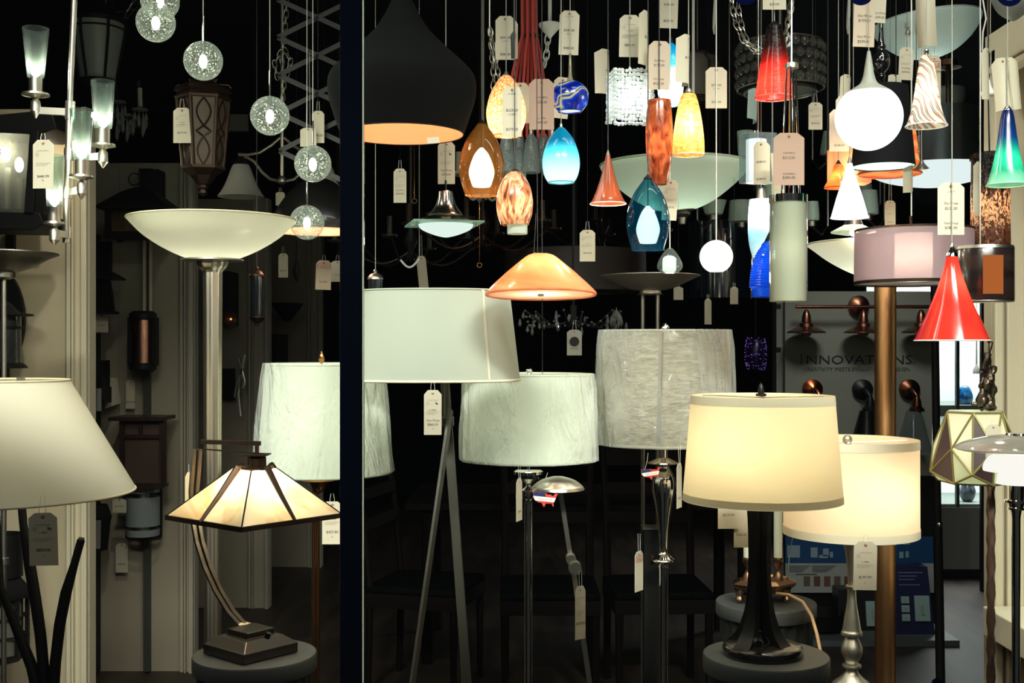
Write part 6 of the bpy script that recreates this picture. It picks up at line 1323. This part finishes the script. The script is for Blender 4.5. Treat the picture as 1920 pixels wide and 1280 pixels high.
# product board
D = 6.4; k = D / F
def brd(name, x0, y0, x1, y1, D, mat, th, label, cat, bev=0):
    a, b_ = P(x0, y0, D), P(x1, y1, D); c_ = (a + b_) / 2; c_.y += th / 2
    return tag(MB().box(c_, (b_.x - a.x, th, a.z - b_.z)).build(name, mat, None, False, origin=Vector((c_.x, c_.y, b_.z)), bevel=bev), label, cat)
root = thing('product_board', 'grey product board lettered INNOVATIONS', 'display board', P(1610, 1004, D))
a, b_ = P(1472, 546, D), P(1748, 1004, D); c_ = (a + b_) / 2; c_.y += .03; MB().box(c_, (b_.x - a.x, .06, a.z - b_.z)).build('panel', M('grey_board', (118, 118, 107), .6), root, False)
a, b_ = P(1452, 548, D + .1), P(1472, 1004, D + .1); c_ = (a + b_) / 2; MB().box(c_, (b_.x - a.x, .1, a.z - b_.z)).build('side_panel', M('grey_board_side', (112, 114, 106), .6), root, False)
m = MB()
for y in (574, 655): m.box(P(1460, y, D + .045), (8 * k, .004, 8 * k))
m.build('square_hole', K['black'], root, False)
def words(parent, txts, mat, nm, D):
    m = MB()
    for txt, x, y, h_, sx_ in txts:
        vs, fs = textmesh(txt, h_ * k * 1.38, 'LEFT'); p0 = P(x, y, D); xm = max(q.x for q in vs); sc_ = sx_ * k / xm
        m.add([p0 + Vector((q.x * sc_, 0, q.y)) for q in vs], fs)
    return m.build(nm, mat, parent, False)
inkb = M('black_lettering', (14, 14, 16), .6)
words(root, [('I', 1500, 683, 22, 4), ('NNOVATIONS', 1510, 682, 17, 200)], inkb, 'lettering', D - .004)
words(root, [('®', 1711, 682, 5, 6), ('Creativity Meets Evolution in Design'.upper(), 1507, 695, 7, 198)], M('grey_lettering', (58, 58, 54), .6), 'slogan', D - .004)
cp = K['copper']
root = thing('bar_wall_light', 'copper three shade bar light mounted on the grey board', 'wall lamp', P(1612, 625, D - .1))
MB().tube([P(1492, 575, D - .12), P(1750, 575, D - .12)], 3.4 * k, 14).build('bar', cp, root)
MB().lathe(P(1610, 573, D - .02), [(0, .035), (.03, .03), (19 * k, .012), (19 * k, -.015)], 32, rot=Matrix.Rotation(math.pi / 2, 3, 'X')).tube([P(1610, 573, D - .02), P(1610, 575, D - .12)], .01).build('wall_plate', cp, root)
for x in (1512, 1619, 1727):
    s = MB().lathe(base(x, D - .12), pp(0, D - .12, [(580, 2), (584, 5), (592, 8), (604, 9), (606, 12), (612, 13), (613, 18), (622, 36), (624, 36)]), 32).build('shade', cp, root)
    MB().sphere(P(x, 622, D - .12), 10 * k, 14, 10).build('bulb', M('unlit_bulb', (170, 140, 120), .2, trans=.3), s)
for i, (x, m1, m2, lb) in enumerate(((1523, M('bright_copper', (176, 92, 58), .25, 1), None, 'polished copper wall sconce on the grey board, above the lit shade'), (1617, K['black'], M('black_tin_shade', (26, 26, 26), .25, .6), 'black wall sconce with a black cone shade on the grey board'), (1705, M('dark_copper', (96, 58, 42), .3, 1), G('clear_cone_glass', (200, 210, 205), .7, .05, milk=.3), 'dark copper wall sconce with a clear glass cone on the grey board'))):
    root = thing('wall_sconce', lb, 'wall lamp', P(x, 840, D))
    MB().lathe(P(x, 730, D - .01), [(0, .04), (.02, .035), (19 * k, .012), (19 * k, -.01)], 32, rot=Matrix.Rotation(math.pi / 2, 3, 'X')).tube([P(x, 730, D - .03), P(x + 8, 733, D - .1), P(x + 14, 742, D - .12), P(x + 14, 752, D - .12)], .014, 10).build('wall_plate', m1, root)
    if m2:
        MB().lathe(base(x + 14, D - .12), pp(0, D - .12, [(744, 5), (752, 8), (762, 9), (766, 14), (771, 14), (772, 4)]), 24).build('socket', m1, root)
        MB().lathe(base(x + 8, D - .12), pp(0, D - .12, [(770, 13), (800, 21), (840, 33), (850, 36)]), 36).build('cone_shade', m2, root)
root = thing('display_stand', 'thin black stand rod with a round knob right of the grey board', 'stand', Vector((P(1762, 0, 4.3).x, 4.3, 0)))
D = 4.3; MB().tube([P(1752, 535, D), P(1758, 980, D)], .014, 12).tube([P(1758, 980, D), Vector((P(1766, 0, D).x, D, .02))], .017, 12).build('rod', K['dark'], root)
MB().sphere(P(1761, 983, D - .012), .012).build('knob', K['chrome'], root); MB().lathe(Vector((P(1766, 0, D).x, D, 0)), [(.1, 0), (.1, .02), (0, .03)], 32).build('base', K['dark'], root)
# lower merchandising unit
D = 6.15; k = D / F
root = thing('merchandise_unit', 'low grey display unit with a blue and white printed header', 'display unit', Vector((P(1615, 0, D).x, D, 0)))
a, b_ = P(1470, 1162, D), P(1762, 1162, D); MB().box(((a.x + b_.x) / 2, D + .1, .015), (b_.x - a.x, .75, .03)).build('plinth', M('grey_plinth', (84, 90, 90), .5), root, False)
a, b_ = P(1472, 1006, D + .2), P(1754, 1055, D + .2); c_ = (a + b_) / 2; MB().box(c_, (b_.x - a.x, .02, a.z - b_.z)).build('blue_header', M('blue_print', (8, 62, 104), .5), root, False)
a, b_ = P(1472, 1055, D + .2), P(1754, 1110, D + .2); c_ = (a + b_) / 2; MB().box(c_, (b_.x - a.x, .02, a.z - b_.z)).build('white_panel', M('grey_white_print', (150, 154, 148), .6), root, False)
MB().box((c_.x, D + .22, .4), (b_.x - a.x, .02, .8)).build('back_panel', K['dark'], root, False)
D = 6.345; m = MB(); DD = D - .008
def qr(m, x0, y0, x1, y1, dd=0): m.quad(P(x0, y0, DD + dd), P(x1, y0, DD + dd), P(x1, y1, DD + dd), P(x0, y1, DD + dd))
for r_ in ((1476, 1022, 1500, 1045), (1520, 1026, 1533, 1045), (1543, 1028, 1554, 1042), (1536, 1040, 1552, 1046), (1556, 1034, 1562, 1045), (1692, 1014, 1706, 1021), (1686, 1034, 1694, 1046), (1698, 1033, 1704, 1045)): qr(m, *r_)
m.build('printed_icons', M('pale_blue_print', (128, 146, 156), .6), root, False)
m = MB()
for x in (1476, 1523): 
    for i in range(4): qr(m, x, 1060 + i * 3.4, x + 44 - 5 * i, 1061.3 + i * 3.4)
qr(m, 1492, 1075, 1532, 1077); m.build('printed_text', M('grey_print', (90, 92, 92), .6), root, False)
for i in range(5): 
    m = MB(); qr(m, 1507 + i * 19, 1080, 1519 + i * 19, 1098); m.build('finish_sample', M('brown_sample_%d' % (i % 3), ((96, 78, 62), (92, 60, 52), (104, 66, 54))[i % 3], .6), root, False)
k = 6.2 / F
def disp(lab, x0, x1, y0, y1, D, mat, sw):
    rot = Matrix.Rotation(-.18, 3, 'X'); c_ = P((x0 + x1) / 2, y1, D); w_, h_ = (x1 - x0) * k, (y1 - y0) * k
    root = thing('switch_display', lab, 'counter display', c_)
    T = lambda u, v, l=0: c_ + rot @ Vector((u * w_, -l, v * h_))
    MB().prism([T(-.5, 0), T(.5, 0), T(.42, 1), T(-.42, 1)], (0, .12, 0)).build('stand', mat, root, False)
    for (u0, v0, u1, v1) in sw:
        p_ = MB().prism([T(u0, v0, .004), T(u1, v0, .004), T(u1, v1, .004), T(u0, v1, .004)], (0, -.008, 0)).build('switch_plate', M('white_switch_plate', (150, 178, 172), .4), root, False)
        MB().prism([T(u0 * .6 + u1 * .4, v0 * .75 + v1 * .25, .013), T(u0 * .4 + u1 * .6, v0 * .75 + v1 * .25, .013), T(u0 * .4 + u1 * .6, v0 * .35 + v1 * .65, .013), T(u0 * .6 + u1 * .4, v0 * .35 + v1 * .65, .013)], (0, -.003, 0)).build('rocker', M('rocker_plastic', (150, 156, 152), .4), p_, False)
    return T, root
T, root = disp('navy standing card with one big and three small switch plates', 1672, 1752, 1068, 1189, 6.0, M('navy_display', (18, 22, 66), .45), ((.06, .2, .4, .57), (-.24, .2, -.06, .3), (-.24, .33, -.06, .43), (-.24, .46, -.06, .56)))
m = MB()
for v, u1 in ((.9, .3), (.85, .16), (.8, .1), (.72, .22)): m.quad(T(-.26, v, .003), T(u1, v, .003), T(u1, v + .018, .003), T(-.26, v + .018, .003))
m.build('printed_text', M('violet_grey_print', (90, 96, 140), .6), root, False)
disp('black standing box with a single white switch plate, behind the silver column', 1570, 1655, 1108, 1182, 6.08, M('black_display', (12, 13, 15), .4), ((.14, .12, .42, .72),))
tag(MB().lathe(P(1540, 1182, 6.08), [(.05, 0), (.11, .02), (.12, .1), (.11, .1), (.1, .02)], 32).tube([P(1530, 1142, 6.08), P(1530, 1120, 6.08)], .004).build('wire_basket', K['dark'], origin=P(1540, 1182, 6.08)), 'dark bowl shaped basket behind the silver column lamp', 'basket')
tag(MB().prism([P(1764, 1188, 5.9), P(1771, 1195, 5.9), P(1765, 1196, 5.9)], (0, .02, 0)).build('paper_scrap', K['paper'], None, False, origin=P(1765, 1196, 5.9)), 'tiny white paper scrap on the floor by the stand rod', 'paper')
tag(MB().sphere(P(1757, 1281, 2.5), .011).tube([P(1757, 1285, 2.5), Vector((P(1757, 0, 2.5).x, 2.5, 0))], .004).build('finial_rod', navy, origin=Vector((P(1757, 0, 2.5).x, 2.5, 0))), 'small navy ball finial poking up at the bottom edge', 'finial')

# lit showcase in the next room
D = 7.6; k = D / F; xl, xr = P(1765, 0, D).x, P(1875, 0, D).x + .15
struct('wall_rear_low', MB().box(((2.3 + xr + .4) / 2, D + .05, .23), (xr + .4 - 2.3, .1, .46)), M('grey_half_wall', (120, 122, 114), .7))
struct('baseboard_rear', MB().box(((2.3 + xr + .4) / 2, D - .01, .03), (xr + .4 - 2.3, .02, .06)), K['dark'])
struct('wall_rear_side', MB().box((3.36, 7.55, 1.4), (.4, .1, 2.8)), M('rear_brown_wall', (90, 80, 68), .7))
root = thing('lit_showcase', 'brightly lit white showcase in the far room with shelves', 'showcase', Vector(((xl + xr) / 2, D + .3, .46)))
z0, z1 = .46, 2.12; wc = M('white_showcase', (226, 240, 232), .6)
MB().box(((xl + xr) / 2, D + .62, (z0 + z1) / 2), (xr - xl + .6, .02, z1 - z0)).build('back', wc, root, False)
zs = P(0, 770, D).z
for i, (zz, t_) in enumerate(((z0 + .01, .02), (zs, .07), (z1, .02))): MB().box(((xl + xr) / 2, D + .31, zz), (xr - xl + .5, .6, t_)).build('shelf', M('grey_shelf', (120, 130, 126), .5), root, False)
xd = P(1797, 0, D).x
MB().box((xd, D + .02, (z0 + z1) / 2), (.02, .03, z1 - z0)).build('divider', M('dark_divider', (60, 70, 70), .5), root, False)
for zz in (z1 - .06, zs - .06):
    l = bpy.data.lights.new('showcase_lamp', 'AREA'); l.shape = 'RECTANGLE'; l.size = .8; l.size_y = .3; l.energy = 30 if zz > 1.5 else 13; l.color = (.93, 1, .97)
    o = bpy.data.objects.new('showcase_lamp', l); C.objects.link(o); o.parent = root; o.location = Vector(((xl + xr) / 2, D + .2, zz)) - ORG[root.name]
root = thing('crystal_pendant', 'little crystal cluster pendant glowing inside the far showcase', 'pendant lamp', P(1830, 735, D + .2)); m = MB(); rr = random.Random(8)
for i in range(120): q = Vector((rr.uniform(-1, 1), rr.uniform(-1, 1), rr.uniform(-1, 1))); q.normalize(); m.ico(P(1831, 716, D + .2) + Vector((q.x * 16 * k, q.y * 16 * k, q.z * 15 * k)), .011)
m.build('crystals', M('lit_crystal', (246, 255, 252), emis=1.3), root, False); MB().tube([P(1831, 700, D + .2), P(1831, 500, D + .2)], .006).lathe(base(1831, D + .2), pp(0, D, [(684, 2), (696, 7), (702, 7)]), 12).build('cord', K['cord'], root)
for x, y, m_, lb in ((1806, 745, M('azure_vase_glass', (22, 110, 176), .15, coat=.6, tx=('noise', 14, (1, 1, 1), 1, [(.4, (10, 84, 150)), (.7, (80, 160, 210))])), 'azure blue rounded vase on the upper showcase shelf'), (1811, 926, M('slate_vase_glass', (70, 84, 96), .2, coat=.6, tx=('noise', 20, (1, 1, 1), 1, [(.4, (50, 60, 74)), (.7, (120, 134, 140))])), 'slate grey rounded vase on the lower showcase shelf')):
    tag(MB().lathe(base(x + 3, D + .15), pp(0, D, smoothp([(y - 20, 6), (y - 16, 10), (y, 15), (y + 14, 12), (y + 20, 6)], 4)), 32).disc(P(x + 3, y + 20, D + .15), 6 * k).build('vase', m_, origin=P(x + 3, y + 20, D + .15)), lb, 'vase')
tag(MB().box(Vector((P(1846, 0, 7.2).x, 7.2, 1.1)), (.05, .03, 2.2)).build('door_post', K['dark'], origin=P(1846, 690, 7.2)), 'dark upright strip before the far lit showcase', 'post')

# ================================================================ mission lamp, left front
D = 2.5; k = D / F; cx = 477
root = thing('table_lamp', 'stained glass panel table lamp with bronze ribs on a curved arm', 'table lamp', P(470, 1224, D))
am = M('cream_art_glass', (250, 232, 186), .25, trans=.6, coat=.4, tx=('noise', 7, (1, 1, .4), 1.5, [(.35, (228, 188, 130)), (.5, (250, 234, 192)), (.7, (252, 240, 208))]))
rt = .08
def SQ(y, hw, nose=0): return [base(cx, D) + Vector((hw * k * math.cos(a + rt), hw * k * math.sin(a + rt), P(0, y, D).z)) for a in [math.pi / 2 * i for i in range(4)]]
def oct_(y, hw):
    c4 = SQ(y, hw); o_ = []
    for i in range(4): a, b_ = c4[i], c4[(i + 1) % 4]; o_ += [a.lerp(b_, .0), a.lerp(b_, .5)]
    return o_
z0_, z1_ = 882, 968
t4, b4 = SQ(878, 42), SQ(965, 162)
m = MB(); rb = MB(); bar_ = MB()
for i in range(4):
    j = (i + 1) % 4; m.add([t4[i], t4[j], b4[j], b4[i]], [(0, 1, 2, 3)])
    rb.tube([t4[i], b4[i]], .0016, 6); bar_.bar(b4[i] + Vector((0, 0, -.003)), b4[j] + Vector((0, 0, -.003)), .007, .010)
    for f_ in (.30, .70):
        a, b_ = t4[i].lerp(t4[j], f_ if f_ < .5 else f_), b4[i].lerp(b4[j], f_)
        n_ = (a - base(cx, D)); n_.z = 0; n_ = n_.normalized() * .005
        if f_ == .30 or f_ == .70: pass
    a, b_ = t4[i].lerp(t4[j], .5), b4[i].lerp(b4[j], .5); n_ = ((b_ - base(cx, D)) * Vector((1, 1, 0))).normalized() * .006
    bar_.tube([a + n_ * 1.5 + Vector((0, 0, .006)), a.lerp(b_, .5) + n_ * 1.3, b_ + n_], [.0075, .0055, .0035], 6)
m.build('glass_panels', am, root, False); rb.build('lead_line', K['dark'], root); bar_.build('shade_frame', K['bronze'], root, False)
c_ = P(482, 866, D); MB().lathe(base(482, D), pp(0, D, [(850, 0), (850, 4), (857, 17), (874, 17), (876, 30), (879, 30)]), 24).build('top_cap', K['bronze'], root)
MB().bar(P(378, 828, D + .02), P(488, 831, D), .01, .009).bar(P(482, 830, D), P(482, 852, D), .008, .008).bar(P(384, 842, D + .02), P(504, 851, D - .01), .004, .003).box(P(482, 852, D), (.05, .05, .003)).build('crossbar', K['bronze'], root, False)
arm = [(368, 842), (366, 870), (362, 920), (364, 970), (372, 1015), (386, 1060), (406, 1105), (430, 1145), (452, 1170), (478, 1178)]
for s_, dd in ((-1, .0), (1, .03)):
    MB().tube([P(x + (7 if s_ > 0 else -4), y, D + .03 + dd * .3) for x, y in arm], [.0055] * len(arm), 4).build('curved_arm', M('brushed_bronze_edge', (104, 98, 88), .4, .8), root, False)
MB().tube([P(x + 1.5, y, D + .045) for x, y in arm], .009, 4).build('arm_web', K['bronze'], root, False)
zt = P(0, 1224, D).z; b = MB(); cb = Vector((P(470, 0, D).x, D, zt)); rz = Matrix.Rotation(-.95 + math.pi / 4, 3, 'Z')
b.lathe(cb, [(0, .001), (.1, .001), (.1, .022), (.066, .04), (.05, .04), (.05, .054), (0, .054)], 4, rot=Matrix.Rotation(.08, 3, 'Z')); b.build('stepped_base', M('gunmetal_base', (66, 62, 58), .35, .6), root, False, bevel=.002)
MB().tube([P(500, 1196, D - .06), P(504, 1186, D - .06)], .006, 12).build('switch_knob', K['black'], root)
light(root, P(cx, 925, D), 3.6, (255, 240, 208), .03); MB().sphere(P(cx, 925, D), .018).build('bulb', K['bulbw'], root)
card('cream tag behind the left corner of the stained glass panel shade', 347, 885, 366, 978, 2.55, [('$', .5, .05)], head=False, strtop=870, mat=M('warm_card', (236, 216, 168), .7, trans=.3))
